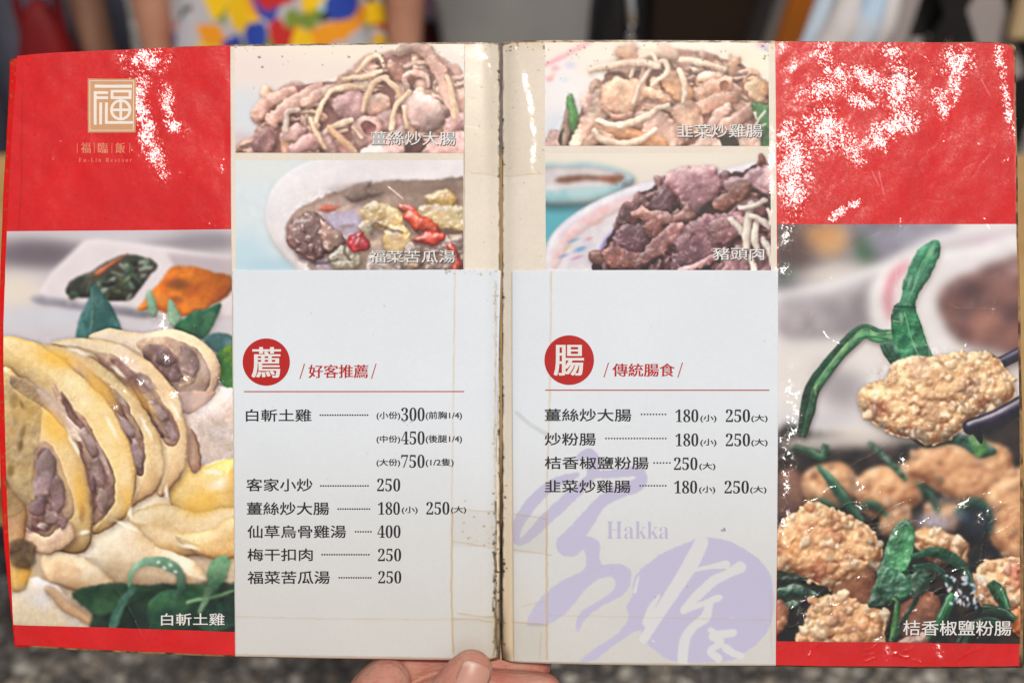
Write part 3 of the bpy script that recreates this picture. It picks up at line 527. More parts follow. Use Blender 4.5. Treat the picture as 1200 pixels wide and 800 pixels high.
def art_pork():
    a = Art(632, 174, 908, 322, (228, 219, 206))
    a.glow(640, 250, 60, 46, (92, 172, 186), 1., pw=3.); a.glow(760, 186, 130, 10, (234, 226, 208), .6)
    a.shape([(634, 196), (660, 192), (700, 192), (742, 206), (734, 222), (706, 236), (670, 240), (634, 236)], (150, 196, 204), (176, 208, 212), R=12, bulge=.4, rough=.1, grad=0, edge=2.2, shadow=.6, sh=(0, 5), shb=4)
    a.shape([(634, 198), (664, 195), (700, 196), (736, 206), (722, 216), (690, 220), (634, 222)], (222, 216, 214), (206, 200, 204), R=8, bulge=-.2, rough=.1, grad=0, edge=2, shadow=0)
    a.shape([(650, 212), (664, 207), (700, 206), (730, 208), (720, 215), (690, 211), (664, 214)], (150, 92, 58), (122, 80, 60), R=5, bulge=-.2, edge=2, shadow=0)
    a.soften(1.8)
    a.shape([(636, 300), (652, 268), (690, 240), (736, 220), (780, 208), (830, 202), (916, 198), (916, 330), (636, 330)], (226, 220, 222), (214, 206, 214), R=12, bulge=.35, rough=.1, grad=0, edge=1.8, shadow=.4)
    a.tube([(650, 310), (668, 276), (706, 250), (752, 232)], [5, 7, 7, 5], (226, 182, 184), (228, 206, 206), rough=.1, grad=0, edge=3, shadow=0, shade=.2, rim=0)
    a.tube([(702, 326), (706, 290), (724, 264)], [3, 3, 2], (150, 142, 188), rough=.1, grad=0, edge=2, shadow=0, rim=0)
    for x, y, rx, ry, c in ((672, 282, 8, 2, (110, 164, 200)), (680, 292, 8, 3, (96, 150, 196)), (660, 300, 7, 2, (140, 150, 200)), (690, 280, 5, 2, (206, 150, 160)), (676, 302, 8, 2, (190, 140, 170)), (664, 290, 6, 2, (200, 190, 150)), (700, 262, 8, 2, (220, 170, 150))): a.glow(x, y, rx, ry, c, .8, -20)
    a.soften(.9)
    cols = [(140, 102, 100), (122, 84, 80), (164, 122, 116), (138, 94, 80), (108, 76, 78)]
    heap(a, [(706, 322), (712, 284), (728, 252), (748, 230), (786, 210), (850, 206), (906, 200), (908, 322)], cols, 64, 7, 13, 55, (66, 42, 44), shadow=.75, spec=.4)
    pk = dict(namp=.24, ncell=6, spec=.4, shin=14, shade=.95, rim=.05, bulge=.3, mcell=8, shadow=.75, sh=(1.5, 2.8), shb=2.4, edge=.8, grad=.34, rough=1.6)
    S = a.shape; T = a.tube
    S([(778, 218), (782, 204), (792, 198), (834, 194), (842, 204), (851, 210), (846, 226), (828, 244), (812, 256), (802, 246), (792, 228)], (176, 134, 138), (156, 110, 116), R=12, **{**pk, 'namp': .18})
    S([(848, 214), (880, 200), (908, 194), (908, 224), (884, 224), (856, 226)], (190, 152, 154), (166, 126, 130), R=10, **{**pk, 'namp': .18})
    S([(834, 240), (852, 224), (874, 214), (882, 222), (872, 234), (846, 248)], (148, 96, 74), (110, 66, 56), R=8, **pk)
    S([(762, 240), (770, 222), (782, 216), (790, 230), (784, 246), (768, 250)], (120, 86, 92), (90, 60, 66), R=8, **pk)
    S([(740, 240), (748, 224), (756, 234), (764, 240), (756, 250), (742, 250)], (136, 98, 96), (110, 74, 74), R=6, **pk)
    S([(724, 262), (730, 240), (744, 238), (752, 254), (740, 264)], (84, 56, 58), (110, 72, 66), R=7, **pk)
    S([(738, 250), (752, 244), (790, 250), (806, 240), (812, 258), (780, 264), (748, 258)], (190, 144, 128), (160, 108, 92), R=8, **pk)
    S([(718, 282), (730, 264), (752, 262), (770, 268), (760, 290), (736, 300), (720, 298)], (110, 74, 82), (80, 50, 60), R=10, **pk)
    S([(752, 264), (772, 258), (776, 272), (762, 282)], (140, 84, 68), (106, 60, 52), R=6, **pk)
    S([(706, 300), (716, 288), (740, 296), (760, 300), (750, 314), (722, 316)], (104, 66, 66), (150, 96, 78), R=8, **pk)
    S([(740, 310), (768, 280), (788, 262), (802, 266), (794, 284), (768, 304), (750, 318)], (170, 122, 114), (130, 84, 80), R=9, **pk)
    S([(786, 318), (794, 280), (816, 256), (846, 250), (872, 250), (870, 270), (846, 296), (816, 318)], (160, 112, 116), (120, 78, 86), R=14, **pk)
    S([(830, 262), (862, 252), (878, 262), (862, 278), (838, 286)], (190, 142, 140), (150, 104, 104), R=9, **pk)
    S([(846, 322), (862, 290), (886, 278), (908, 290), (908, 322)], (150, 112, 110), (110, 74, 76), R=10, **pk)
    T([(798, 316), (826, 308), (850, 292)], [3, 4, 3], (206, 160, 156), (176, 128, 126), **pk)
    gk = dict(rough=.5, namp=.05, ncell=5, spec=.3, shin=12, shade=.6, rim=.15, bulge=.6, shadow=.6, sh=(1.2, 2.), edge=.9)
    for p, r in (([(856, 258), (870, 272), (878, 284)], 4.5), ([(880, 240), (876, 262), (874, 290)], 5), ([(866, 244), (884, 242), (896, 234)], 3.5), ([(886, 262), (884, 282), (892, 302)], 4.5), ([(880, 254), (892, 258), (902, 266)], 4), ([(894, 280), (902, 296), (904, 310)], 4.5), ([(880, 300), (884, 322)], 4), ([(900, 246), (904, 262)], 3)):
        T(p, [r * .8] + [r] * (len(p) - 1), (232, 222, 206), (214, 202, 184), **gk)
    m = sstep(700, 722, a.X) * sstep(.74, .62, blur(a.C.mean(-1), 4)); a.warp(2.4, 10, m); a.detail(.16, m, .22)
    mk = sstep(700, 716, a.X) * sstep(.72, .6, blur(a.C.mean(-1), 3)); a.C = np.clip(lerp(a.C, a.C * np.array([.95, .89, .92], np.float32), mk[..., None]), 0, 1)
    g = rng(8)
    for _ in range(26):
        x, y = 720 + 150 * g.rand(), 246 + 66 * g.rand(); a.glow(x, y, 1.5 + 2 * g.rand(), 1, (226, 206, 208), .55, g.rand() * 180)
    a.soften(.5)
    return a

def art_fried():
    a = Art(905, 256, 1206, 760, (222, 217, 214))
    G = a.glow
    a.shape([(900, 250), (1070, 250), (1120, 264), (1070, 300), (1010, 322), (960, 332), (900, 336)], (150, 146, 160), (120, 112, 118), R=30, bulge=.1, edge=8, shadow=0, rim=0)
    G(930, 290, 30, 34, (86, 66, 60), .9); G(972, 282, 26, 22, (222, 170, 114), .9); G(962, 272, 26, 12, (206, 140, 84), .6); G(1014, 294, 14, 20, (64, 100, 70), .9); G(922, 322, 14, 12, (70, 92, 82), .8); G(1040, 282, 26, 14, (150, 148, 166), .8); G(1090, 276, 50, 14, (170, 168, 184), .8)
    G(975, 320, 48, 14, (226, 218, 208), .9, -8)
    a.tube([(912, 350), (980, 336), (1040, 312), (1100, 282), (1200, 262)], [8, 9, 8, 7, 7], (232, 229, 230), rough=.1, grad=0, edge=4, shadow=.25, shb=6, rim=0, shade=.2)
    G(1175, 282, 50, 10, (214, 190, 204), .8); G(1172, 286, 20, 5, (206, 120, 150), .7)
    a.shape([(914, 350), (980, 340), (1030, 322), (1018, 350), (1016, 384), (980, 396), (914, 392)], (158, 149, 153), (176, 168, 172), R=20, bulge=.1, edge=7, shadow=0, rim=0)
    a.shape([(1018, 346), (1032, 322), (1070, 300), (1140, 290), (1206, 282), (1206, 420), (1130, 430), (1060, 420), (1026, 390)], (232, 228, 226), (222, 216, 214), R=16, bulge=.3, rough=.1, grad=0, edge=4, shadow=.3, rim=0)
    a.tube([(1064, 308), (1046, 326), (1040, 350), (1044, 372)], [3, 4, 4, 3], (206, 108, 124), edge=3, shadow=0, rim=0, shade=0)
    a.shape([(1100, 350), (1124, 326), (1160, 312), (1206, 306), (1206, 410), (1160, 412), (1120, 396)], (112, 78, 78), (150, 104, 94), R=20, namp=.5, ncell=16, edge=6, shadow=.3)
    for x, y, r, c in ((1140, 340, 16, (76, 56, 60)), (1176, 332, 18, (150, 108, 100)), (1150, 376, 18, (176, 126, 108)), (1186, 366, 16, (84, 60, 64)), (1128, 366, 12, (90, 66, 66)), (1170, 396, 14, (130, 92, 84)), (1192, 316, 10, (196, 160, 160))): G(x, y, r, r * .8, c, .8)
    G(1130, 312, 20, 9, (230, 226, 228), .8)
    G(940, 430, 60, 26, (222, 216, 210), .9); G(985, 452, 34, 30, (146, 138, 144), .75, 60); G(1000, 420, 40, 18, (228, 222, 216), .7); G(950, 494, 60, 10, (190, 190, 200), .6)
    G(1140, 420, 40, 16, (216, 208, 206), .8)
    a.soften(4.5)
    # the dish below, out of focus towards its far side
    a.shape([(905, 520), (960, 506), (1040, 512), (1110, 520), (1206, 500), (1206, 770), (905, 770)], (30, 31, 31), (56, 46, 42), R=14, bulge=.2, edge=6, shadow=0, rim=0)
    G(1010, 512, 60, 14, (216, 206, 198), .9); G(950, 520, 40, 10, (222, 214, 206), .7)
    bk = dict(R=24, bulge=.5, edge=4, namp=.12, ncell=12, shadow=.5, shb=5, rim=.3, mcell=22)
    a.shape([(940, 562), (962, 546), (990, 545), (1002, 570), (985, 590), (955, 590)], (190, 130, 106), (164, 102, 84), **bk)
    a.shape([(1004, 580), (1015, 553), (1046, 548), (1072, 560), (1078, 584), (1050, 598), (1020, 600)], (196, 150, 122), (170, 122, 98), **bk)
    a.shape([(1064, 552), (1082, 524), (1132, 514), (1176, 526), (1184, 552), (1160, 584), (1128, 588), (1090, 566)], (222, 168, 124), (200, 140, 100), **bk)
    a.shape([(1158, 580), (1180, 558), (1206, 556), (1206, 652), (1180, 650), (1160, 620)], (212, 146, 92), (190, 120, 72), **bk)
    a.shape([(906, 560), (930, 548), (944, 570), (940, 600), (906, 610)], (150, 108, 90), (112, 80, 72), **bk)
    br = [(222, 170, 126), (206, 150, 108), (232, 186, 146)]
    for q, sd in (([(940, 562), (962, 546), (990, 545), (1002, 570), (985, 590), (955, 590)], 81), ([(1004, 580), (1015, 553), (1046, 548), (1072, 560), (1078, 584), (1050, 598), (1020, 600)], 82), ([(1064, 552), (1082, 524), (1132, 514), (1176, 526), (1184, 552), (1160, 584), (1128, 588), (1090, 566)], 83),
                  ([(1158, 580), (1180, 558), (1206, 556), (1206, 652), (1180, 650), (1160, 620)], 84), ([(1086, 592), (1110, 586), (1126, 600), (1116, 618), (1092, 616)], 85), ([(1036, 604), (1056, 598), (1066, 612), (1052, 626), (1036, 622)], 86)): a.crumbs(q, br, 40, 3, 7, sd)
    for q, r in (([(1000, 600), (1020, 590), (1040, 604)], [2, 5, 2]), ([(1120, 600), (1140, 588), (1158, 600), (1160, 624)], [2, 6, 6, 2]), ([(1074, 566), (1090, 580), (1100, 600)], [2, 5, 2]), ([(946, 596), (962, 588), (984, 596)], [2, 5, 2])): a.ribbon(q, r, (26, 62, 46), (48, 98, 70))
    G(1094, 612, 24, 14, (170, 166, 180), .85); G(1148, 610, 18, 20, (40, 48, 60), .8); G(1128, 604, 10, 8, (70, 100, 130), .6); G(1106, 586, 20, 6, (50, 58, 66), .7); G(1060, 618, 20, 12, (120, 84, 68), .7)
    a.soften(2.)
    lk = dict(R=6, bulge=.22, rough=.8, namp=.4, ncell=9, rim=.05, shade=.95, edge=1., spec=.4, shin=12, grad=.4)
    a.tube([(1020, 520), (1046, 545), (1060, 560)], [3, 4, 3], (40, 82, 60), **{**lk, 'edge': 3})
    a.ribbon([(930, 524), (950, 530), (964, 536), (968, 520)], [3, 5, 5, 4], (40, 84, 60), (70, 120, 84))
    a.ribbon([(958, 545), (976, 566), (992, 588), (1012, 612)], [2, 6, 7, 3], (36, 84, 62), (60, 112, 84))
    a.shape([(1070, 512), (1100, 505), (1140, 512), (1168, 528), (1150, 536), (1120, 520), (1085, 524)], (34, 80, 58), (24, 56, 46), **{**lk, 'edge': 2})
    a.shape([(1136, 510), (1150, 508), (1156, 528), (1146, 536), (1138, 524)], (86, 150, 70), (60, 120, 60), **lk)
    a.soften(.9)
    cr = [(236, 194, 148), (224, 172, 122), (240, 206, 166), (214, 152, 106), (230, 180, 136)]
    ck2 = dict(R=18, bulge=.5, namp=.3, ncell=8, shadow=.6, shb=4, rim=.3)
    a.shape([(1066, 628), (1088, 616), (1118, 628), (1136, 636), (1130, 662), (1090, 656)], (222, 176, 130), (190, 136, 98), **ck2)
    a.crumbs([(1070, 628), (1090, 620), (1116, 630), (1130, 640), (1122, 656), (1090, 650)], cr, 60, 3, 6, 14, edge=1.6)
    a.soften(.8)
    dk = [(905, 662), (940, 668), (962, 690), (940, 712), (905, 720)]
    a.shape(dk, (30, 40, 34), (46, 64, 48), R=8, edge=2)
    for p, r in (([(908, 680), (940, 676), (978, 678)], [3, 4, 3]), ([(906, 698), (930, 690), (960, 700)], [6, 7, 4]), ([(906, 716), (930, 708)], [6, 5])): a.tube(p, r, (44, 84, 58), (28, 52, 42), **lk)
    L1 = [(912, 660), (914, 618), (936, 598), (958, 590), (980, 602), (1008, 612), (1028, 634), (1030, 656), (1008, 676), (984, 690), (950, 678), (928, 668)]
    a.shape(L1, (200, 142, 100), (170, 106, 74), **ck2)
    a.crumbs(L1, cr, 300, 3, 7.5, 31, pit=[(975, 625, 11, (206, 128, 92)), (960, 668, 14, (206, 112, 82)), (990, 686, 16, (170, 118, 84)), (1000, 660, 9, (246, 214, 170)), (930, 640, 12, (226, 156, 100))])
    a.shape([(978, 690), (1010, 668), (1026, 676), (1020, 712), (985, 716)], (150, 100, 70), (120, 76, 56), **ck2)
    L2 = [(946, 728), (954, 706), (980, 697), (1008, 708), (1032, 716), (1034, 736), (1024, 756), (940, 756)]
    a.shape(L2, (196, 140, 98), (160, 104, 76), **ck2); a.crumbs(L2, cr, 210, 3, 7.5, 37, pit=[(985, 722, 12, (196, 136, 100)), (1000, 740, 10, (206, 150, 110))])
    a.shape([(905, 708), (918, 704), (924, 720), (916, 740), (905, 742)], (206, 150, 112), (170, 110, 82), **ck2)
    L3 = [(1138, 680), (1150, 664), (1168, 656), (1206, 660), (1206, 706), (1176, 716), (1150, 706)]
    a.shape(L3, (216, 170, 130), (186, 124, 96), **ck2); a.crumbs(L3, cr, 150, 3, 6.5, 41, pit=[(1192, 672, 16, (206, 110, 92)), (1160, 690, 8, (150, 96, 76))])
    L4 = [(1184, 722), (1196, 712), (1206, 714), (1206, 740), (1190, 740)]
    a.crumbs(L4, [(226, 142, 88), (206, 120, 70)], 30, 3, 6, 43)
    a.shape([(1046, 722), (1060, 700), (1090, 694), (1104, 706), (1094, 730), (1060, 748)], (166, 112, 84), (130, 84, 66), **ck2)
    a.shape([(1050, 756), (1066, 744), (1086, 742), (1082, 756)], (206, 170, 150), (170, 130, 112), **ck2)
    # leaves in front
    a.shape([(1018, 708), (1026, 676), (1036, 648), (1048, 616), (1062, 608), (1072, 624), (1068, 650), (1066, 672), (1086, 662), (1088, 690), (1060, 704), (1036, 710)], (42, 104, 66), (26, 70, 48), **{**lk, 'R': 9})
    a.shape([(1036, 652), (1048, 618), (1062, 609), (1071, 624), (1066, 660), (1050, 672)], (64, 146, 88), (38, 104, 64), **{**lk, 'namp': .35, 'spec': .4})
    a.shape([(1028, 690), (1040, 664), (1062, 676), (1068, 692), (1044, 704)], (48, 120, 76), (30, 84, 56), **{**lk, 'namp': .35})
    a.ribbon([(1068, 652), (1098, 646), (1126, 662), (1140, 692)], [3, 6, 7, 3], (26, 62, 46), (36, 84, 58))
    a.ribbon([(1070, 664), (1096, 664), (1116, 686)], [3, 4, 4], (40, 84, 60), (26, 58, 46))
    a.ribbon([(1160, 682), (1170, 694), (1180, 716)], [4, 8, 5], (28, 70, 46), (44, 104, 66))
    a.ribbon([(1150, 712), (1172, 716), (1188, 726)], [5, 6, 4], (24, 54, 42), (40, 84, 56))
    a.ribbon([(1086, 748), (1104, 722), (1114, 702), (1116, 694)], [2, 6, 7, 3], (34, 92, 58), (60, 128, 78))
    a.ribbon([(1044, 752), (1048, 736), (1052, 706), (1046, 700)], [3, 4, 3, 2], (40, 90, 52), (84, 140, 74))
    a.ribbon([(1046, 750), (1068, 712), (1084, 684), (1104, 672)], [3, 3, 3, 2], (40, 80, 60), (24, 46, 40))
    a.ribbon([(1126, 756), (1134, 736), (1160, 726), (1176, 736)], [6, 6, 5, 4], (46, 92, 64), (30, 52, 44))
    g = rng(3)
    for _ in range(34):
        x, y = 1108 + 46 * g.rand(), 672 + 40 * g.rand(); G(x, y, 2 + 3 * g.rand(), 1.4 + g.rand(), [(190, 206, 226), (235, 240, 244), (120, 150, 180)][g.randint(3)], .8, g.rand() * 180)
    a.shape([(1136, 500), (1150, 500), (1150, 520)], (30, 30, 40), R=3, shadow=0)
    # the piece held up in the chopsticks, with its green leaf
    st = dict(rough=.1, grad=0, R=9, bulge=.7, shade=.8, edge=1., spec=.35, shin=30, rim=.2, shadow=.5)
    a.tube([(1150, 432), (1175, 424), (1206, 408)], [6, 7, 7], (44, 38, 62), (34, 28, 48), **st)
    a.ribbon([(1047, 392), (1030, 394), (1012, 388), (992, 404), (968, 432), (952, 456), (946, 482), (940, 512)], [6, 8, 9, 9, 8, 9, 9, 4], (34, 84, 58), (62, 130, 82))
    for o, al in ((-3.2, .75), (-.6, .5), (2.4, .35)): a.line(smooth_poly([(1044, 392 + o), (1028, 394 + o), (1012, 389 + o), (994, 404 + o), (970, 433 + o), (954, 458 + o)], 6, False), .9, (180, 212, 150), al, .6, 3, patchy=.6)
    a.line(smooth_poly([(1040, 397), (1012, 395), (996, 409), (974, 438), (958, 462), (950, 490)], 6, False), 1.2, (20, 62, 42), .5, .6, 4)
    a.shape([(1056, 352), (1062, 322), (1076, 294), (1094, 281), (1102, 286), (1101, 300), (1092, 322), (1078, 344), (1073, 360), (1082, 388), (1093, 424), (1066, 430), (1048, 430), (1030, 404), (1048, 394), (1048, 360)], (44, 116, 80), (26, 84, 58), **{**lk, 'R': 10, 'namp': .3, 'spec': .25})
    a.shape([(1048, 358), (1072, 358), (1084, 398), (1092, 424), (1062, 428), (1046, 396)], (60, 138, 92), (34, 96, 66), R=8, bulge=.25, namp=.35, ncell=9, shadow=0, spec=.2, edge=1)
    a.line([(1096, 284), (1080, 318), (1064, 352)], .8, (110, 170, 120), .6); a.line([(1036, 404), (1050, 428)], 1, (20, 60, 44), .8); a.line([(1048, 359), (1073, 360)], 1.2, (20, 66, 48), .8)
    for q in ([(1090, 292), (1078, 316), (1068, 346)], [(1060, 366), (1068, 396), (1078, 420)], [(1076, 366), (1086, 396), (1090, 418)]): a.line(smooth_poly(q, 6, False), 1.1, (150, 196, 156), .45, .8, 5, patchy=.6)
    for x, y, rx, ry, ro in ((1092, 294, 3, 8, 25), (1066, 330, 2, 10, 18), (1056, 372, 3, 8, 0), (1072, 404, 5, 3, 20), (1050, 408, 3, 6, -20)): a.glow(x, y, rx, ry, (150, 196, 160), .6, ro)
    P = [(1008, 460), (1026, 450), (1040, 446), (1046, 430), (1062, 420), (1092, 420), (1128, 414), (1162, 416), (1176, 432), (1188, 458), (1176, 472), (1150, 482), (1134, 494), (1118, 508), (1090, 520), (1074, 512), (1050, 508), (1026, 494), (1012, 480)]
    a.shape(P, (206, 150, 106), (170, 112, 80), **ck2)
    pr = [(242, 206, 160), (234, 190, 142), (246, 214, 176), (226, 174, 126), (238, 196, 150)]
    a.crumbs(P, pr, 420, 2.6, 6.2, 77, pit=[(1032, 478, 9, (164, 84, 64)), (1090, 482, 14, (170, 122, 94)), (1138, 452, 13, (196, 152, 120)), (1078, 432, 16, (200, 160, 132)), (1152, 470, 6, (176, 96, 70))])
    a.tube([(1137, 500), (1170, 488), (1208, 468)], [9, 10, 11], (46, 38, 60), (32, 26, 46), **{**st, 'spec': .5})
    g = rng(9)
    mm = sstep(590, 605, a.Y) * .8; a.warp(1.8, 9, mm); a.detail(.16, np.clip(mm + sstep(80, 60, np.hypot((a.X - 1098) * .8, (a.Y - 466) * 1.2)), 0, 1), .25)
    for _ in range(60): G(1024 + 140 * g.rand(), 424 + 76 * g.rand(), .9, .9, (110, 70, 54), .6)
    a.soften(.4)
    return a
# ------------------------------------------------------------------ helpers
def tag(o, label=None, cat=None, group=None, kind=None):
    for k, v in (('label', label), ('category', cat), ('group', group), ('kind', kind)):
        if v: o[k] = v
    return o
def empty(name, loc=(0, 0, 0), rz=0, **k):
    o = bpy.data.objects.new(name, None); COL.objects.link(o); o.location = loc; o.rotation_euler = (0, 0, rz); o.empty_display_size = .05
    return tag(o, **k)
def link(name, me, mat=None, parent=None, smooth=True):
    o = bpy.data.objects.new(name, me); COL.objects.link(o)
    if mat: me.materials.append(mat)
    if parent: o.parent = parent
    if smooth and len(me.polygons): me.polygons.foreach_set('use_smooth', np.ones(len(me.polygons), bool))
    return o
def srgb(c):
    c = np.asarray(c, np.float64); return np.where(c <= .04045, c / 12.92, ((c + .055) / 1.055) ** 2.4)
def lin(c, k=1.): return tuple(np.clip(srgb(np.array(c) / 255.) * k, 0, .95)) + (1,)
def mat(name, col, rough=.6, spec=.4, bump=0, bscale=200, mott=0, col2=None, mscale=20, coat=0, sss=0, metal=0, coords='Object'):
    m = bpy.data.materials.new(name); m.use_nodes = True; t = m.node_tree; b = t.nodes['Principled BSDF']
    b.inputs['Base Color'].default_value = col; b.inputs['Roughness'].default_value = rough; b.inputs['Specular IOR Level'].default_value = spec
    b.inputs['Metallic'].default_value = metal; b.inputs['Coat Weight'].default_value = coat
    tc = t.nodes.new('ShaderNodeTexCoord')
    if col2:
        n = t.nodes.new('ShaderNodeTexNoise'); n.inputs['Scale'].default_value = mscale; n.inputs['Detail'].default_value = 5
        t.links.new(tc.outputs[coords], n.inputs['Vector'])
        cr = t.nodes.new('ShaderNodeValToRGB'); cr.color_ramp.elements[0].color = col; cr.color_ramp.elements[1].color = col2
        cr.color_ramp.elements[0].position = .35; cr.color_ramp.elements[1].position = .68
        t.links.new(n.outputs['Fac'], cr.inputs[0]); t.links.new(cr.outputs[0], b.inputs['Base Color'])
    if bump:
        n = t.nodes.new('ShaderNodeTexNoise'); n.inputs['Scale'].default_value = bscale; n.inputs['Detail'].default_value = 4
        t.links.new(tc.outputs[coords], n.inputs['Vector'])
        bp = t.nodes.new('ShaderNodeBump'); bp.inputs['Strength'].default_value = 1; bp.inputs['Distance'].default_value = bump
        t.links.new(n.outputs['Fac'], bp.inputs['Height']); t.links.new(bp.outputs[0], b.inputs['Normal'])
    if sss:
        b.inputs['Subsurface Weight'].default_value = sss; b.inputs['Subsurface Radius'].default_value = (.004, .0015, .0008); b.inputs['Subsurface Scale'].default_value = 1
    return m
def mat_print(name, coat=1., crough=.08, b1=0, s1=1300, b2=0, s2=300, rough=.6):
    """ink on paper under a clear film: the ink colour is read from the sheet's own 'ink' attribute"""
    m = bpy.data.materials.new(name); m.use_nodes = True; t = m.node_tree; b = t.nodes['Principled BSDF']
    at = t.nodes.new('ShaderNodeAttribute'); at.attribute_name = 'ink'; t.links.new(at.outputs['Color'], b.inputs['Base Color'])
    b.inputs['Roughness'].default_value = rough; b.inputs['Specular IOR Level'].default_value = .15
    b.inputs['Coat Weight'].default_value = coat; b.inputs['Coat Roughness'].default_value = crough; b.inputs['Coat IOR'].default_value = 1.5
    fa = t.nodes.new('ShaderNodeAttribute'); fa.attribute_name = 'film'; vt = t.nodes.new('ShaderNodeVectorTransform'); vt.vector_type = 'NORMAL'; vt.convert_from = 'OBJECT'; vt.convert_to = 'WORLD'
    t.links.new(fa.outputs['Vector'], vt.inputs[0]); prev = vt       # the film's own lie
    tc = t.nodes.new('ShaderNodeTexCoord')
    for bb, ss in ((b2, s2), (b1, s1)):
        if not bb: continue
        n = t.nodes.new('ShaderNodeTexNoise'); n.inputs['Scale'].default_value = ss; n.inputs['Detail'].default_value = 3; n.inputs['Roughness'].default_value = .6
        t.links.new(tc.outputs['Object'], n.inputs['Vector'])
        bp = t.nodes.new('ShaderNodeBump'); bp.inputs['Distance'].default_value = bb; bp.inputs['Strength'].default_value = 1
        t.links.new(n.outputs['Fac'], bp.inputs['Height'])
        if prev: t.links.new(prev.outputs[0], bp.inputs['Normal'])
        prev = bp
    if prev: t.links.new(prev.outputs[0], b.inputs['Coat Normal'])
    return m

# ------------------------------------------------------------------ the menu's relief (metres, over the flat sheet)
VIEW = np.array([0, 0, D])
def need(px, py):
    """tilt of the film at which the sun mirrors into the lens"""
    p = np.array([(px - 600) * U, (400 - py) * U, 0]); v = VIEW - p; v /= np.linalg.norm(v)
    h = v + np.array(L_LOCAL); return h[0] / h[2], h[1] / h[2]
GLINTS = []     # dents and bulges in the film: px, py, rx, ry, rotation
CREASES = []    # px polyline, height (m), half width (px)
class Relief:
    def __init__(s):
        s.h, s.w = 820, 1230; s.x0, s.y0 = -15, -5
        Y, X = np.mgrid[0:s.h, 0:s.w].astype(np.float32); X += s.x0; Y += s.y0
        H = -.0022 * np.exp(-((X - 587) / 11.) ** 2) - .0022 * np.exp(-(np.abs(X - 587) / 42.))
        H += .0012 * (sstep(560, -10, X) ** 2) * np.cos((Y - 420) / 420.) 
        cover = np.clip(sstep(276, 262, X) + sstep(905, 920, X), 0, 1)
        n = fbm(s.h, s.w, 70, 5, 3) - .5
        H += (.0012 * cover + .0002) * n + .0012 * (fbm(s.h, s.w, 190, 6, 2) - .5)
        red = sstep(272, 266, Y) * cover
        s.H = H.astype(np.float32)
        # the clear film lies over the print with tilts of its own: bubbles, puckers and creases
        F = .0004 * cover * (fbm(s.h, s.w, 26, 9, 3) - .5) + .00008 * (fbm(s.h, s.w, 40, 11, 3) - .5)
        a = Art(s.x0, s.y0, s.x0 + s.w - 2, s.y0 + s.h - 2, (0, 0, 0))
        for p, hh, wd in CREASES:
            p = np.array(p, float); wn = a.win(p.min(0), p.max(0), wd * 4)
            if not wn: continue
            d, _ = a.tube_d(p, np.zeros(len(p)), wn); i0, i1, j0, j1 = wn
            F[i0:i1, j0:j1] += hh * np.exp(-np.abs(d / wd) ** 1.3)
        gy, gx = np.gradient(F + H, U); TX, TY = -gx, gy
        rag = fbm(s.h, s.w, 13, 31, 4, .62) - .5; mic = lambda k: (fbm(s.h, s.w, 1.5, k, 2, .9) - .5)
        fine = (.040 + .06 * red) * (.55 + .45 * cover); NX, NY = mic(171) * fine, mic(172) * fine
        lift = np.zeros_like(H)
        for (px, py, rx, ry, rot, amt) in GLINTS:
            c, sn = math.cos(R(rot)), math.sin(R(rot)); dx, dy = X - px, Y - py; sz = .82 if py < 262 and px > 905 else 1.; u = (dx * c + dy * sn) / (rx * sz); v = (-dx * sn + dy * c) / (ry * sz)
            lift = np.maximum(lift, amt * np.exp(-(u * u + v * v) ** 1.2 * .7))
        pic = 1 - red; web = 1 - np.abs(2 * fbm(s.h, s.w, 7, 41, 3, .6) - 1) * 2.6; web2 = fbm(s.h, s.w, 4, 43, 3, .7)
        lift = lift * (red + (1 - red) * np.where(cover > .5, np.clip(.25 + .75 * sstep(.25, .8, web) + .5 * (web2 - .5), 0, 1), .95))
        for k_, (p, hh, wd) in enumerate(CREASES):          # flanks of the sharper creases
            if hh < .00003: continue
            p = np.array(p, float); wn = a.win(p.min(0), p.max(0), 5)
            if not wn: continue
            d, _ = a.tube_d(p, np.zeros(len(p)), wn); i0, i1, j0, j1 = wn; wk = .7 + (k_ * 7 % 10) * .07
            lift[i0:i1, j0:j1] = np.maximum(lift[i0:i1, j0:j1], np.exp(-(d / wk) ** 2) * sstep(.42, .58, web2[i0:i1, j0:j1]) * (.24 + (k_ * 3 % 10) * .055))
        lift = np.clip((lift + (rag * 1.5 + (fbm(s.h, s.w, 6, 47, 3) - .5) * .7) * sstep(.05, .4, lift)) * 1.02, 0, 1)
        px, py = (X - 600) * U, (400 - Y) * U; q = np.sqrt(px * px + py * py + D * D); hz = D / q + L_LOCAL.z
        tx, ty = (-px / q + L_LOCAL.x) / hz, (-py / q + L_LOCAL.y) / hz          # where the sun would mirror
        w_ = lift * np.where(red > .5, .92, .88); TX = TX * (1 - w_) + tx * w_; TY = TY * (1 - w_) + ty * w_
        k = 1 + (3.4 * sstep(.02, .35, lift) - 2.0 * sstep(.55, 1., lift)) * (.75 + .25 * red); TX += NX * k * 1.6; TY += NY * k * 1.6
        n = np.sqrt(1 + TX * TX + TY * TY); s.N = np.stack([TX / n, TY / n, 1 / n], -1).astype(np.float32)
    def at(s, px, py):
        u = np.clip(px - s.x0, 0, s.w - 1.01); v = np.clip(py - s.y0, 0, s.h - 1.01); i, j = v.astype(int), u.astype(int); fy, fx = v - i, u - j; H = s.H
        return (H[i, j] * (1 - fx) + H[i, j + 1] * fx) * (1 - fy) + (H[i + 1, j] * (1 - fx) + H[i + 1, j + 1] * fx) * fy
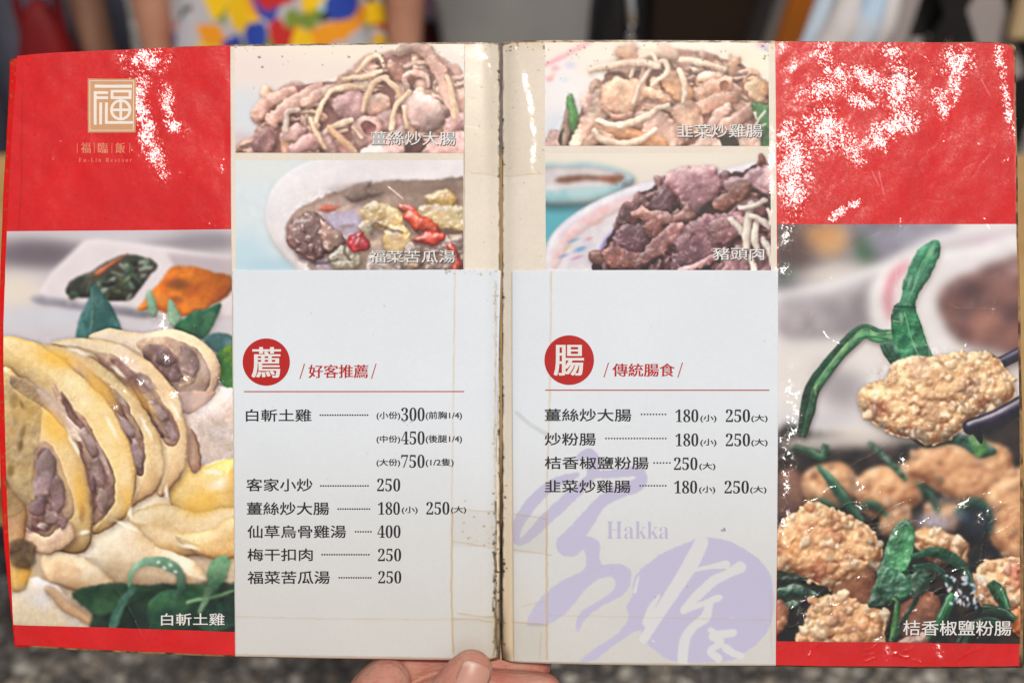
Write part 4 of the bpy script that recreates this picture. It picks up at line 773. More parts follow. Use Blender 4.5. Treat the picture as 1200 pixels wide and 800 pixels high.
def crinkle(n, x0, y0, x1, y1, seed, L=(20, 70), h=(.00004, .00016), wd=(1., 2.6), ang=None, spread=90):
    g = rng(seed)
    for _ in range(n):
        x, y = x0 + (x1 - x0) * g.rand(), y0 + (y1 - y0) * g.rand(); th = R(ang if ang is not None else 0) + R(spread) * (g.rand() - .5) * 2
        l = L[0] + (L[1] - L[0]) * g.rand() ** 2; k = 4; p = []
        for i in range(k + 1):
            p.append((x, y)); th += (g.rand() - .5) * .9; x += math.cos(th) * l / k; y += math.sin(th) * l / k
        CREASES.append((p, (h[0] + (h[1] - h[0]) * g.rand()) * (1 if g.rand() < .6 else -1), wd[0] + (wd[1] - wd[0]) * g.rand()))
# upper left cover
GLINTS += [(170, 70, 22, 14, 0, 1), (162, 110, 10, 26, 12, 1), (172, 150, 10, 30, -14, 1), (184, 185, 9, 22, -20, 1), (196, 118, 7, 18, -10, 1), (206, 150, 12, 6, 30, .9)]
# its photograph
GLINTS += [(186, 376, 16, 10, 10, 1), (152, 420, 12, 7, 35, 1), (164, 444, 9, 8, 60, 1), (140, 455, 12, 6, 30, 1), (218, 440, 7, 10, 20, 1), (196, 416, 6, 12, -30, .9), (134, 475, 6, 12, -20, .9), (258, 566, 8, 5, -30, .9), (205, 460, 6, 6, 0, .9)]
# upper right cover
GLINTS += [(968, 68, 8, 18, -18, 1), (968, 104, 28, 12, -8, 1), (985, 88, 10, 14, -30, 1), (1014, 92, 20, 13, 20, 1), (1046, 60, 14, 8, 0, 1), (1052, 100, 18, 26, 10, 1), (1010, 118, 18, 8, 10, 1), (1052, 145, 26, 12, -12, 1),
           (1030, 165, 10, 16, -20, 1), (966, 152, 24, 24, 10, 1), (930, 200, 18, 46, 0, 1.), (926, 168, 16, 20, 0, 1), (1002, 178, 10, 22, -30, .95), (1122, 72, 18, 16, -20, 1), (1104, 124, 9, 18, -20, 1), (1122, 104, 6, 14, 0, 1), (1172, 66, 6, 20, -10, 1), (1180, 120, 5, 34, -12, 1),
           (984, 250, 14, 5, -35, 1), (1000, 240, 10, 5, -30, .9)]
# streaks: each side of the fold, the edge of the right page, the edge of its photograph
GLINTS += [(606, 62, 3, 12, -10, .8), (614, 90, 3.5, 22, -14, .75), (623, 130, 3.5, 30, -8, .8), (626, 178, 4, 26, 0, .85), (574, 80, 2.5, 18, -12, .75), (566, 66, 8, 4, 0, .7), (580, 110, 2, 18, -4, .7),
           (904, 205, 4, 46, 0, .8), (920, 280, 10, 14, 0, .9), (918, 318, 12, 10, 0, .9), (928, 480, 12, 46, 4, 1), (922, 540, 10, 50, 2, 1), (920, 610, 8, 40, 0, .9), (1128, 590, 8, 14, 40, .8)]
for (px, py) in ((1150, 606), (1160, 596), (1120, 690), (1130, 672), (1090, 712), (1070, 690), (960, 740), (940, 720), (1100, 762), (1040, 764), (1012, 592), (1008, 570), (1062, 540)):
    GLINTS.append((px, py, 5 + (px * 7 % 5), 10, px % 90 - 45, .9))
crinkle(70, 915, 540, 1192, 775, 3, ang=-52, spread=30)
crinkle(90, 915, 560, 1192, 775, 23, L=(10, 34), h=(.00012, .00030), wd=(1., 2.), ang=-24, spread=24)
crinkle(34, 915, 270, 1190, 540, 4, L=(20, 60), h=(.00002, .00008))
crinkle(26, 915, 55, 1185, 260, 6, L=(16, 50), h=(.00002, .00007))
crinkle(46, 15, 380, 270, 755, 7, L=(14, 50), h=(.00003, .0001), ang=40, spread=60)
crinkle(16, 30, 60, 265, 260, 8, L=(14, 50), h=(.00002, .00006))
crinkle(12, 830, 700, 905, 772, 11, L=(14, 44), h=(.00003, .0001), ang=60, spread=30)
crinkle(9, 700, 740, 830, 772, 12, L=(8, 20), h=(.00003, .00008), ang=85, spread=15)
CREASES += [([(1056, 256), (1052, 300), (1050, 342)], .00005, 1.2), ([(455, 219), (464, 226), (472, 233)], .00006, 1.2), ([(136, 690), (148, 706), (158, 724), (166, 744)], .00014, 1.5), ([(608, 486), (622, 498), (640, 508)], .00012, 3.), ([(1005, 90), (1024, 118), (1050, 138)], .0002, 2.)]
RELIEF = Relief()

class Edge:
    """a sheet's outline: four polylines, filled as a Coons patch"""
    def __init__(s, left, right, top, bottom):
        s.c = [np.array(q, float) for q in (left, right, top, bottom)]
    @staticmethod
    def ev(c, t):
        if len(c) > 2: c = smooth_poly(c, 8, False)
        d = np.r_[0, np.cumsum(np.hypot(*np.diff(c, axis=0).T))]; d /= d[-1]
        return np.stack([np.interp(t, d, c[:, 0]), np.interp(t, d, c[:, 1])], -1)
    def grid(s, step):
        l, r, t, b = s.c; nx = max(int((r[:, 0].mean() - l[:, 0].mean()) / step), 2) + 1; ny = max(int((b[:, 1].mean() - t[:, 1].mean()) / step), 2) + 1
        u = np.linspace(0, 1, nx); v = np.linspace(0, 1, ny)
        Lc, Rc, Tc, Bc = s.ev(l, v)[:, None], s.ev(r, v)[:, None], s.ev(t, u)[None], s.ev(b, u)[None]
        U_, V_ = u[None, :, None], v[:, None, None]
        P = (1 - U_) * Lc + U_ * Rc + (1 - V_) * Tc + V_ * Bc - ((1 - U_) * (1 - V_) * l[0] + U_ * (1 - V_) * r[0] + (1 - U_) * V_ * l[-1] + U_ * V_ * r[-1])
        return P
def quad(x0, y0, x1, y1, x2=None, y2=None, x3=None, y3=None):
    """corners top left, top right, bottom right, bottom left"""
    if x2 is None: x0, y0, x1, y1, x2, y2, x3, y3 = x0, y0, x1, y0, x1, y1, x0, y1
    return Edge([(x0, y0), (x3, y3)], [(x1, y1), (x2, y2)], [(x0, y0), (x1, y1)], [(x3, y3), (x2, y2)])
def sheet(name, edge, z, art, m, parent, step=1., k=1., thick=0., lift=None):
    P = edge.grid(step); ny, nx = P.shape[:2]; px, py = P[..., 0], P[..., 1]
    Z = RELIEF.at(px, py) + z
    if lift is not None: Z = Z + lift(px, py)
    co = np.stack([(px - 600) * U, (400 - py) * U, Z], -1).reshape(-1, 3).astype(np.float32); n = nx * ny
    idx = np.arange(n).reshape(ny, nx)
    F = np.stack([idx[:-1, :-1], idx[1:, :-1], idx[1:, 1:], idx[:-1, 1:]], -1).reshape(-1, 4)
    if thick:       # turned-down rim all round, so the sheet has an edge
        ring = np.r_[idx[0, :-1], idx[:-1, -1], idx[-1, :0:-1], idx[:0:-1, 0]]
        low = co[ring].copy(); low[:, 2] -= thick; k2 = n + np.arange(len(ring)); nxt = np.roll(np.arange(len(ring)), -1)
        F = np.r_[F, np.stack([ring, ring[nxt], k2[nxt], k2], -1)]; co = np.r_[co, low]
    me = bpy.data.meshes.new(name); me.vertices.add(len(co)); me.vertices.foreach_set('co', co.ravel())
    me.loops.add(F.size); me.loops.foreach_set('vertex_index', F.ravel().astype(np.int32))
    me.polygons.add(len(F)); me.polygons.foreach_set('loop_start', np.arange(0, F.size, 4, dtype=np.int32))
    me.update(calc_edges=True); me.validate()
    if art is not None:
        c = np.clip(srgb(np.clip(art.at(px, py), 0, 1)) * (k + .015) - .013, .002, .92).reshape(-1, 3)
        if thick: c = np.r_[c, c[ring] * .7]
        i, j = np.clip(np.rint(py - RELIEF.y0), 0, RELIEF.h - 1).astype(int), np.clip(np.rint(px - RELIEF.x0), 0, RELIEF.w - 1).astype(int)
        N = RELIEF.N[i, j].reshape(-1, 3)
        if thick: N = np.r_[N, N[ring]]
        me.attributes.new('film', 'FLOAT_VECTOR', 'POINT').data.foreach_set('vector', N.ravel())
        at = me.attributes.new('ink', 'FLOAT_COLOR', 'POINT'); at.data.foreach_set('color', np.c_[c, np.ones(len(c))].astype(np.float32).ravel())
    return link(name, me, m, parent)

# ------------------------------------------------------------------ lettering
DG = None
def glyphs(s, off=0.):
    c = bpy.data.curves.new('lettering', 'FONT'); c.body = s; c.size = 1; c.offset = off; c.resolution_u = 3
    o = bpy.data.objects.new('lettering', c); COL.objects.link(o); bpy.context.view_layer.update()
    e = o.evaluated_get(bpy.context.evaluated_depsgraph_get()); me = e.to_mesh()
    V = np.empty(len(me.vertices) * 3, np.float32); me.vertices.foreach_get('co', V); V = V.reshape(-1, 3)[:, :2].copy(); Fs = [tuple(p.vertices) for p in me.polygons]
    e.to_mesh_clear(); bpy.data.objects.remove(o, do_unlink=True); bpy.data.curves.remove(c)
    return V, Fs
def letters(name, s, box, z, m, parent, bold=(0, 0), off=0., n=1, slant=0., drop=None):
    """print s into box = x0, y0, x1, y1; bold = how far (in print units) repeated impressions spread in x and y"""
    V, Fs = glyphs(s, off); x0, y0, x1, y1 = box; lo, hi = V.min(0), V.max(0); Q = (V - lo) / np.maximum(hi - lo, 1e-6)
    X = x0 + Q[:, 0] * (x1 - x0 - bold[0]); Y = y1 - Q[:, 1] * (y1 - y0 - bold[1]) - bold[1]; X = X + slant * (y1 - Y)
    vs, fs = [], []
    steps = [(i / max(n - 1, 1) * bold[0], j / max(n - 1, 1) * bold[1]) for i in range(n if bold[0] else 1) for j in range(n if bold[1] else 1)]
    for k, (dx, dy) in enumerate(steps):
        b = len(vs); px, py = X + dx, Y + dy; zz = RELIEF.at(px, py) + z + k * 6e-6
        vs += list(zip((px - 600) * U, (400 - py) * U, zz)); fs += [tuple(b + i for i in f) for f in Fs]
    me = bpy.data.meshes.new(name); me.from_pydata(vs, [], fs); me.update()
    o = link(name, me, m, parent, smooth=False)
    # printed faces all look out of the page
    bm = bmesh.new(); bm.from_mesh(me)
    for f in bm.faces:
        if f.normal.z < 0: f.normal_flip()
    bm.to_mesh(me); bm.free(); return o
def densify(p, st=4.):
    o = []
    for a, b in zip(p, list(p[1:]) + [p[0]]):
        n = max(int(math.hypot(b[0] - a[0], b[1] - a[1]) / st), 1); o += [(a[0] + (b[0] - a[0]) * i / n, a[1] + (b[1] - a[1]) * i / n) for i in range(n)]
    return o
def tiles(x0, y0, x1, y1, st=4.):
    nx, ny = max(int((x1 - x0) / st), 1), max(int((y1 - y0) / st), 1)
    return [bar(x0 + (x1 - x0) * i / nx, y0 + (y1 - y0) * j / ny, x0 + (x1 - x0) * (i + 1) / nx, y0 + (y1 - y0) * (j + 1) / ny) for j in range(ny) for i in range(nx)]
def flat(name, polys, z, m, parent):
    vs, fs = [], []
    for p in polys:
        p = np.array(p, float); b = len(vs); zz = RELIEF.at(p[:, 0], p[:, 1]) + z
        vs += list(zip((p[:, 0] - 600) * U, (400 - p[:, 1]) * U, zz)); fs.append(tuple(range(b, b + len(p))))
    me = bpy.data.meshes.new(name); me.from_pydata(vs, [], fs); me.update()
    bm = bmesh.new(); bm.from_mesh(me); bmesh.ops.remove_doubles(bm, verts=bm.verts, dist=1e-7); bm.normal_update()
    for f in bm.faces:
        if f.normal.z < 0: f.normal_flip()
    bm.to_mesh(me); bm.free(); return link(name, me, m, parent, smooth=False)
def bar(x0, y0, x1, y1): return [(x0, y0), (x1, y0), (x1, y1), (x0, y1)]
def ringp(cx, cy, r0, r1, a0, a1, n=10):
    t = np.linspace(R(a0), R(a1), n); return [(cx + r1 * math.cos(a), cy + r1 * math.sin(a)) for a in t] + [(cx + r0 * math.cos(a), cy + r0 * math.sin(a)) for a in t[::-1]]

# ------------------------------------------------------------------ printed sheets other than the photographs
def art_red():
    a = Art(-10, 40, 1210, 800, (210, 26, 32))
    a.C *= (1 + .10 * (fbm(a.h, a.w, 40, 12, 4) - .5) + .10 * (fbm(a.h, a.w, 2.2, 14, 2) - .5))[..., None]
    low = sstep(600, 730, a.Y)[..., None]; a.C = lerp(a.C, a.C * np.array([.97, .5, .6], np.float32), low)  # weaker sky veil towards the bottom, painted in as a purer red
    a.specks(60, 20, 60, 270, 262, (120, 20, 20), .4, 1.1, 3, .6); a.specks(60, 912, 60, 1190, 258, (120, 30, 30), .4, 1.2, 4, .6)
    a.specks(40, 915, 52, 1185, 60, (190, 160, 140), .4, 1.3, 6, .8); a.specks(26, 24, 56, 268, 66, (190, 150, 130), .4, 1.1, 7, .8)
    a.line([(28, 100), (27, 200), (24, 268)], .5, (150, 20, 24), .7, 1.5, 2)
    a.line([(1189, 70), (1190, 250)], .7, (230, 170, 160), .6, 1.5, 3, patchy=.6)
    a.line([(944, 124), (960, 128), (975, 129)], .9, (120, 14, 20), .7, 1.); a.line([(1040, 86), (1068, 88)], .9, (110, 14, 20), .7, 1.)
    for p in ([(1046, 60), (1049, 130)], [(1030, 200), (1036, 228)], [(1022, 200), (1030, 218)], [(945, 110), (948, 122)], [(956, 96), (957, 108)], [(1092, 90), (1088, 100)], [(1150, 92), (1160, 112)]): a.line(p, .5, (244, 196, 190), .7, 1.5)
    return a
def art_page():
    a = Art(262, 40, 918, 790, (226, 216, 200))
    a.C *= (1 + .05 * (fbm(a.h, a.w, 60, 22, 4) - .5) + .04 * (fbm(a.h, a.w, 2.5, 24, 2) - .5))[..., None]
    a.C = lerp(a.C, np.broadcast_to(rgb((214, 190, 152)), a.C.shape), (sstep(64, 44, a.Y) * sstep(.35, .7, fbm(a.h, a.w, 26, 31, 4)) * .8)[..., None])
    a.C = lerp(a.C, np.broadcast_to(rgb((222, 198, 160)), a.C.shape), (sstep(30, 6, np.abs(a.X - 587)) * sstep(500, 760, a.Y) * .8)[..., None])
    a.specks(46, 275, 50, 545, 62, (66, 54, 40), .4, 1.5, 33, .8); a.specks(70, 640, 48, 905, 60, (66, 54, 40), .4, 1.4, 34, .8); a.specks(30, 548, 48, 640, 58, (80, 66, 46), .4, 1.4, 35, .8)
    a.specks(40, 545, 60, 640, 316, (120, 100, 76), .3, .9, 36, .7)
    a.line([(543.5, 54), (544, 110), (543.6, 316)], .5, (120, 104, 86), .7, .6, 4, patchy=.4); a.line([(640, 56), (658, 54), (660, 58)], .6, (110, 90, 66), .7, 1., 5)
    for x, sd in ((585.5, 1), (588.8, 2)): a.line([(x, 46), (x, 790)], .9, (88, 76, 58), .85, 1.6, sd, patchy=.5)
    g = rng(40)
    for _ in range(190):        # grime along the fold
        y = 60 + 720 * g.rand() ** .75; x = 587 + g.randn() * (1.3 + 1.6 * (y > 540)); a.specks(1, x - .5, y - 2, x + .5, y + 2, (52, 44, 34), .6, 2.2, g.randint(9999), .8)
    a.line([(588, 540), (587, 700), (586, 780)], 1.6, (40, 34, 28), .8, 1.6, 7); a.glow(584, 745, 9, 40, (96, 84, 64), .6); a.glow(586, 775, 12, 16, (60, 52, 40), .7)
    for q, sd in (([(271, 54), (440, 52), (540, 50.4), (586, 48)], 95), ([(588, 48), (760, 48.4), (908, 49.4)], 96)): a.line(q, 1.3, (112, 88, 60), .8, 1.4, sd, patchy=.75); a.line(q, .8, (50, 38, 28), .8, 1.4, sd + 4, patchy=.95)
    a.line([(600, 320), (601, 770)], .7, (196, 160, 110), .6, .8, 8)
    a.line([(552, 203), (600, 206), (634, 203)], .6, (196, 178, 148), .6, 1., 9); a.line([(545, 148), (560, 150)], .8, (246, 244, 238), .6)
    return a
def flatfill(a, d, wn, c, al=1., rag=1.2, seed=1):
    i0, i1, j0, j1 = wn; d = d + rag * (fbm(*d.shape, 5, seed, 3) - .5) * 2; m = sstep(-.7, .7, d)[..., None] * al
    a.C[i0:i1, j0:j1] = lerp(a.C[i0:i1, j0:j1], rgb(c), m)
def fpoly(a, p, c, **k):
    p = smooth_poly(p, 4); wn = a.win(p.min(0), p.max(0), 4); flatfill(a, a.poly_d(p, wn), wn, c, **k)
def ftube(a, p, r, c, **k):
    p = np.array(p, float); q = smooth_poly(p, 6, False); rr = np.interp(np.linspace(0, len(p) - 1, len(q)), np.arange(len(p)), r)
    wn = a.win(q.min(0) - max(r), q.max(0) + max(r), 4); flatfill(a, a.tube_d(q, rr, wn)[0], wn, c, **k)
def art_insert():
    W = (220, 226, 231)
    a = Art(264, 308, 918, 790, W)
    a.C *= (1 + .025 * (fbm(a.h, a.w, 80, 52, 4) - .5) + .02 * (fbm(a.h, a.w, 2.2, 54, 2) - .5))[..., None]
    t = sstep(430, 790, a.Y)[..., None]; a.C = lerp(a.C, a.C * rgb((236, 228, 218)), t)  # yellowing and the light's falloff down the page, both tinted into the paper
    paper = lambda: (209, 208, 205)
    V = (189, 186, 209); Z = lambda q: [(580 + x / 3.333, 560 + y / 3.333) for x, y in q]
    ftube(a, [(678, 535), (690, 531), (697, 539), (692, 550)], [3, 6, 6, 4], V); fpoly(a, [(690, 540), (700, 540), (702, 556), (688, 558)], V)
    ftube(a, [(692, 556), (716, 555), (742, 552), (752, 556), (746, 568), (722, 577), (702, 590), (690, 606), (676, 624), (664, 638)], [4, 5, 6, 6, 8, 8, 7, 9, 11, 13], V)
    ftube(a, [(676, 556), (650, 566), (626, 586), (608, 612), (603, 630)], [3, 6, 7, 6.5, 6], V); ftube(a, [(603, 630), (610, 636), (624, 624), (644, 604), (668, 582), (690, 562)], [6, 3, 6, 7, 7, 6], V)
    fpoly(a, Z([(250, 265), (290, 305), (320, 300), (345, 280), (355, 320), (340, 360), (260, 400), (180, 465), (132, 540), (126, 575), (160, 580), (215, 565), (275, 525), (335, 455), (395, 398), (445, 382), (468, 395), (466, 425), (430, 460), (345, 512), (316, 555), (322, 597), (355, 545), (425, 492), (495, 455), (525, 415), (530, 365), (500, 335), (450, 333), (412, 330), (408, 255), (385, 232), (320, 225)]), V)
    fpoly(a, Z([(540, 400), (572, 350), (640, 300), (710, 265), (790, 235), (860, 232), (930, 250), (1005, 295), (1060, 350), (1082, 405), (1090, 500), (1070, 585), (1020, 645), (955, 690), (900, 712), (730, 716), (650, 690), (588, 634), (560, 590), (470, 645), (390, 705), (330, 712), (400, 655), (480, 600), (520, 545), (515, 495), (535, 455)]), V)
    WH = (212, 212, 212)
    for q, r in (([(805, 250), (770, 320), (715, 410), (655, 500), (610, 575), (580, 625)], [8, 9, 8, 7, 6, 5]), ([(955, 345), (905, 372), (850, 400), (795, 450), (740, 505)], [7, 5, 6, 6, 4]),
                 ([(770, 360), (830, 345), (900, 335)], [1.5, 2.5, 5]), ([(880, 462), (840, 480), (820, 540), (770, 580), (740, 630), (730, 715)], [2.5, 4, 6, 5, 6, 6]), ([(735, 515), (790, 495), (870, 465)], [4, 3, 4]),
                 ([(840, 590), (880, 610), (930, 600), (860, 600)], [3, 4, 4, 2]), ([(850, 615), (880, 640), (840, 670), (870, 700)], [5, 4, 4, 5]), ([(640, 455), (612, 500), (590, 560)], [1.5, 4, 5]), ([(545, 440), (560, 380)], [2, 1]), ([(900, 660), (930, 680), (960, 690)], [5, 4, 4])):
        ftube(a, Z(q), r, WH, rag=.8)
    T = (188, 160, 118)
    a.line([(533, 318), (531, 500), (529, 620), (530, 760)], .8, (206, 188, 158), .7, .7, 61, patchy=.3); a.line([(530, 600), (529, 690), (531, 764)], .9, T, .75, 1., 62)
    a.line([(646, 318), (645, 430), (641, 560), (640, 690), (641, 772)], .8, (204, 180, 142), .75, .7, 63, patchy=.25); a.line([(641, 600), (641, 772)], .9, T, .6, 1., 64)
    for p, al in (([(530, 596), (580, 600)], .5), ([(533, 634), (582, 643)], .6), ([(602, 602), (640, 608)], .5), ([(602, 644), (646, 650)], .55), ([(536, 718), (582, 725)], .8), ([(530, 725), (560, 726), (582, 731)], .7), ([(602, 729), (642, 732)], .9),
                  ([(276, 721), (380, 724), (530, 725)], .35), ([(642, 720), (760, 722), (905, 726)], .3), ([(612, 710), (640, 704)], .3), ([(902, 690), (904, 772)], .35), ([(634, 740), (632, 772)], .5)): a.line(p, .7, T, al, .9, int(p[0][0] + p[0][1]), patchy=.35)
    a.line([(606, 484), (622, 498), (640, 508)], 2.2, (192, 194, 196), .7, .5, 66, edge=2)
    a.C = lerp(a.C, np.broadcast_to(rgb((198, 184, 158)), a.C.shape), (sstep(70, 0, np.abs(a.X - 590)) * sstep(560, 780, a.Y) * .4 * fbm(a.h, a.w, 22, 71, 3))[..., None])
    a.specks(40, 578, 330, 583, 600, (120, 104, 84), .4, 1.3, 72, .7); a.specks(70, 578, 590, 584, 772, (66, 54, 40), .5, 2., 73, .8); a.line([(581, 330), (580, 480), (581, 600)], 1.1, (186, 168, 138), .7, 2., 90, patchy=.5); a.line([(581.5, 590), (580, 690), (582, 772)], 1.6, (92, 74, 52), .75, 2.6, 91, patchy=.5); a.line([(577, 700), (581, 730), (578, 770)], 1., (120, 96, 66), .6, 2.6, 92, patchy=.3); a.specks(24, 520, 316, 582, 322, (150, 130, 100), .4, 1.4, 74, .6)
    a.specks(14, 280, 330, 580, 760, (120, 116, 110), .3, .7, 75, .6); a.specks(10, 610, 330, 900, 740, (110, 106, 100), .3, .8, 76, .6); a.specks(5, 845, 617, 849, 622, (60, 50, 50), .6, 1., 77)
    a.specks(30, 540, 586, 582, 640, (150, 110, 70), .3, 1.2, 78, .7); a.specks(3, 473, 494, 482, 503, (70, 80, 180), .5, 1., 79)
    a.line([(273, 318), (274, 480), (276, 766)], .8, (190, 170, 136), .6, .8, 80); a.line([(276, 766), (584, 772)], 1., (176, 150, 116), .6, .8, 81); a.line([(602, 775), (908, 778)], .9, (176, 150, 116), .6, .8, 82)
    return a
def art_edge():
    a = Art(-12, 36, 1212, 800, (150, 118, 82))
    a.C *= (1 + .5 * (fbm(a.h, a.w, 5, 91, 4) - .5))[..., None]
    a.C = lerp(a.C, np.broadcast_to(rgb((72, 54, 40)), a.C.shape), (sstep(.5, .7, fbm(a.h, a.w, 14, 92, 4)) * .8)[..., None])
    m = sstep(40, 26, a.X) * (1 - .5 * sstep(.62, .75, fbm(a.h, a.w, 3, 93, 2))); a.C = lerp(a.C, np.broadcast_to(rgb((208, 28, 20)), a.C.shape), m[..., None])
    m = sstep(380, 420, a.X) * sstep(590, 540, a.X) * sstep(768, 772, a.Y); a.C = lerp(a.C, np.broadcast_to(rgb((190, 16, 22)), a.C.shape), m[..., None])
    a.C = lerp(a.C, np.broadcast_to(rgb((60, 46, 34)), a.C.shape), (sstep(770, 779, a.Y) * sstep(590, 620, a.X) * .6)[..., None])
    return a

# ------------------------------------------------------------------ the menu
M_LAM = mat_print('crinkled_film_over_red_card', 1., .20, .000006, 1500)
M_PIC = mat_print('crinkled_film_over_print', 1., .16, .000006, 1500)
M_PAGE = mat_print('smooth_film_over_paper', .8, .15, .000005, 1500)
M_INS = mat_print('satin_paper', .35, .28, .000004, 1500)
M_EDGE = mat_print('worn_card_edge', .2, .4, .00003, 900, rough=.8)
ink = lambda n, c, r=.45: mat(n, lin(c), rough=r, spec=.3)
M_BLK = ink('black_ink', (34, 32, 34)); M_RED = ink('red_ink', (178, 22, 18)); M_WHT = mat('white_ink', (.74, .73, .70, 1), .45, .3)
M_SHD = ink('caption_shade_ink', (60, 48, 46)); M_GOLD = mat('gold_ink', lin((206, 152, 108)), .45, .4, bump=.00001, bscale=900); M_LILAC = ink('lilac_ink', (184, 181, 204)); M_LOGO = mat('pale_ink', lin((236, 226, 214)), .5, .3); M_ROSE = ink('dull_gold_ink', (222, 128, 98))
K = 1.0
menu = empty('menu', label='open worn red restaurant menu with food photographs and taped white price pages', cat='menu'); menu.matrix_world = MENU_M
# boards (the stiff covers behind everything)
LB = [(14, 78), (9, 170), (5, 230), (1, 330), (-2, 440), (0, 520), (5, 640), (18, 757)]; RB = [(1191, 62), (1193, 200), (1196, 320), (1199, 500), (1200, 640), (1199, 782)]
EDGE_ART = art_edge()
TOPL = [(14, 78), (26, 68), (150, 58), (270, 53), (440, 51), (586, 46.5)]; BOTL = [(18, 757), (120, 763), (276, 769.5), (440, 773), (586, 777)]
TOPR = [(588, 46.5), (760, 47), (908, 48), (1100, 49), (1182, 50), (1191, 62)]; BOTR = [(588, 777), (760, 779.5), (908, 781), (1060, 783), (1199, 782)]
bl = Edge(LB, [(586, 46.5), (586, 777)], TOPL, BOTL); br = Edge([(588, 46.5), (588, 777)], RB, TOPR, BOTR)
sheet('cover_board', bl, -.0006, EDGE_ART, M_EDGE, menu, 2., K, .0022)
sheet('cover_board', br, -.0006, EDGE_ART, M_EDGE, menu, 2., K, .0022)
# red laminated cover sheets
RED = art_red()
el = Edge([(22, 67), (15, 170), (10, 270), (6, 380), (7, 480), (10, 600), (20, 754)], [(271, 53.5), (272, 270), (274, 500), (276, 767)], [(22, 67), (60, 63.5), (150, 58.5), (271, 53.5)], [(20, 754), (120, 760), (276, 767)])
er = Edge([(908, 49), (909, 270), (910, 500), (909, 779)], [(1188, 62), (1190, 160), (1191, 270), (1194, 450), (1195, 600), (1194, 779.5)], [(908, 49), (1100, 50), (1176, 51.5), (1188, 62)], [(909, 779), (1060, 780.5), (1194, 779.5)])
cl = sheet('cover_sheet', el, 0, RED, M_LAM, menu, 1., K); cr_ = sheet('cover_sheet', er, 0, RED, M_LAM, menu, 1., K)
cl['label'] = 'glossy red cover sheet with gold seal'; cr_['label'] = 'glossy crinkled red cover sheet without seal'
pa = art_chicken(); pl = sheet('food_photo', Edge([(10, 271.5), (6.5, 380), (7, 480), (10, 600), (17, 731)], [(272, 269), (273, 400), (275.5, 739.5)], [(10, 271.5), (272, 269)], [(17, 731), (120, 734), (275.5, 739.5)]), .00012, pa, M_PIC, menu, 1., K)
pf = art_fried(); pr = sheet('food_photo', Edge([(911, 263), (911, 500), (910.5, 751)], [(1191.5, 262.5), (1194, 450), (1195, 600), (1194.5, 753.5)], [(911, 263), (1191.5, 262.5)], [(910.5, 751), (1194.5, 753.5)]), .00012, pf, M_PIC, menu, 1., K)
pl['label'] = 'tall photo of sliced boiled chicken'; pr['label'] = 'tall photo of fried pieces lifted by chopsticks'
# inner pages
PAGE = art_page()
gl = sheet('inner_page', Edge([(270.5, 53), (272, 316), (276, 768)], [(585.5, 47.5), (585.5, 774)], [(270.5, 53), (440, 51), (540, 49.5), (585.5, 47.5)], [(276, 768), (440, 771.5), (585.5, 774)]), .0004, PAGE, M_PAGE, menu, 1., K, .0004)
gr = sheet('inner_page', Edge([(588.5, 47), (588.5, 776)], [(908, 48.5), (910, 316), (909, 779.5)], [(588.5, 47), (760, 47.5), (908, 48.5)], [(588.5, 776), (760, 778.5), (909, 779.5)]), .0004, PAGE, M_PAGE, menu, 1., K, .0004)
def age(a, n, seed):     # mould dots near the top edge of the old prints
    a.specks(n, a.x0, 50, a.x0 + a.w, 80, (70, 58, 44), .4, 1.3, seed, .75); a.specks(n // 3, a.x0, 80, a.x0 + a.w, 120, (90, 76, 60), .4, 1., seed + 1, .6); return a
p1 = sheet('food_photo', quad(275.5, 55.5, 543.5, 51.5, 543.5, 179.5, 276.5, 179.5), .00052, age(art_ginger(), 40, 5), M_PAGE, menu, 1., K)
p2 = sheet('food_photo', quad(276.5, 188.5, 543, 188, 543, 318, 277.5, 318), .00052, art_soup(), M_PAGE, menu, 1., K)
p3 = sheet('food_photo', quad(638.5, 50, 900, 51, 901, 171.5, 638.5, 171), .00052, age(art_chive(), 50, 9), M_PAGE, menu, 1., K)
p4 = sheet('food_photo', quad(639, 180, 902.5, 179.5, 903, 318, 640, 318), .00052, art_pork(), M_PAGE, menu, 1., K)
for p, l in ((p1, 'photo of tan offal stir-fried with ginger strips'), (p2, 'photo of a white bowl of soup with red berries'), (p3, 'photo of offal stir-fried with chives'), (p4, 'photo of dark sliced pork on a plate')): p['label'] = l
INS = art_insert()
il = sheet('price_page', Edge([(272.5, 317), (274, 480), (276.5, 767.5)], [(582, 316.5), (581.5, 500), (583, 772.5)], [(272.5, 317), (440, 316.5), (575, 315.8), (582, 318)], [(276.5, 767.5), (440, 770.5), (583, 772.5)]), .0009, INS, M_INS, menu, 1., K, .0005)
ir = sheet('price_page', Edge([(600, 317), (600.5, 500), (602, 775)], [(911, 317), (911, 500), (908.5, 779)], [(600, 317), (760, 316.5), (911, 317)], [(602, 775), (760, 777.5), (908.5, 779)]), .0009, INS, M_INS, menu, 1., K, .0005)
il['label'] = 'white taped page of recommended dishes'; ir['label'] = 'white taped page with lilac brush writing'
ZI = .00098
def dots(par, x0, x1, y, n):
    flat('dotted_leader', [ell(x0 + (x1 - x0) * i / (n - 1), y, 1.12, 1.0, 0, 8) for i in range(n)], ZI, M_BLK, par)
def dish(par, s, x0, y0, x1, y1): letters('dish_name', s, (x0, y0, x1, y1), ZI, M_BLK, par, (.45, .3), 0, 2)
SER = {ord(str(i)): 0x1D7CE + i for i in range(10)}
def price(par, s, x0, y0, x1, y1): letters('price', s.translate(SER), (x0, y0, x1, y1), ZI, M_BLK, par, (.25, 0), -.008, 2)
def note(par, s, x0, y0, x1, y1): letters('portion_note', s, (x0, y0, x1, y1), ZI, M_BLK, par, (.4, .2), 0, 2)
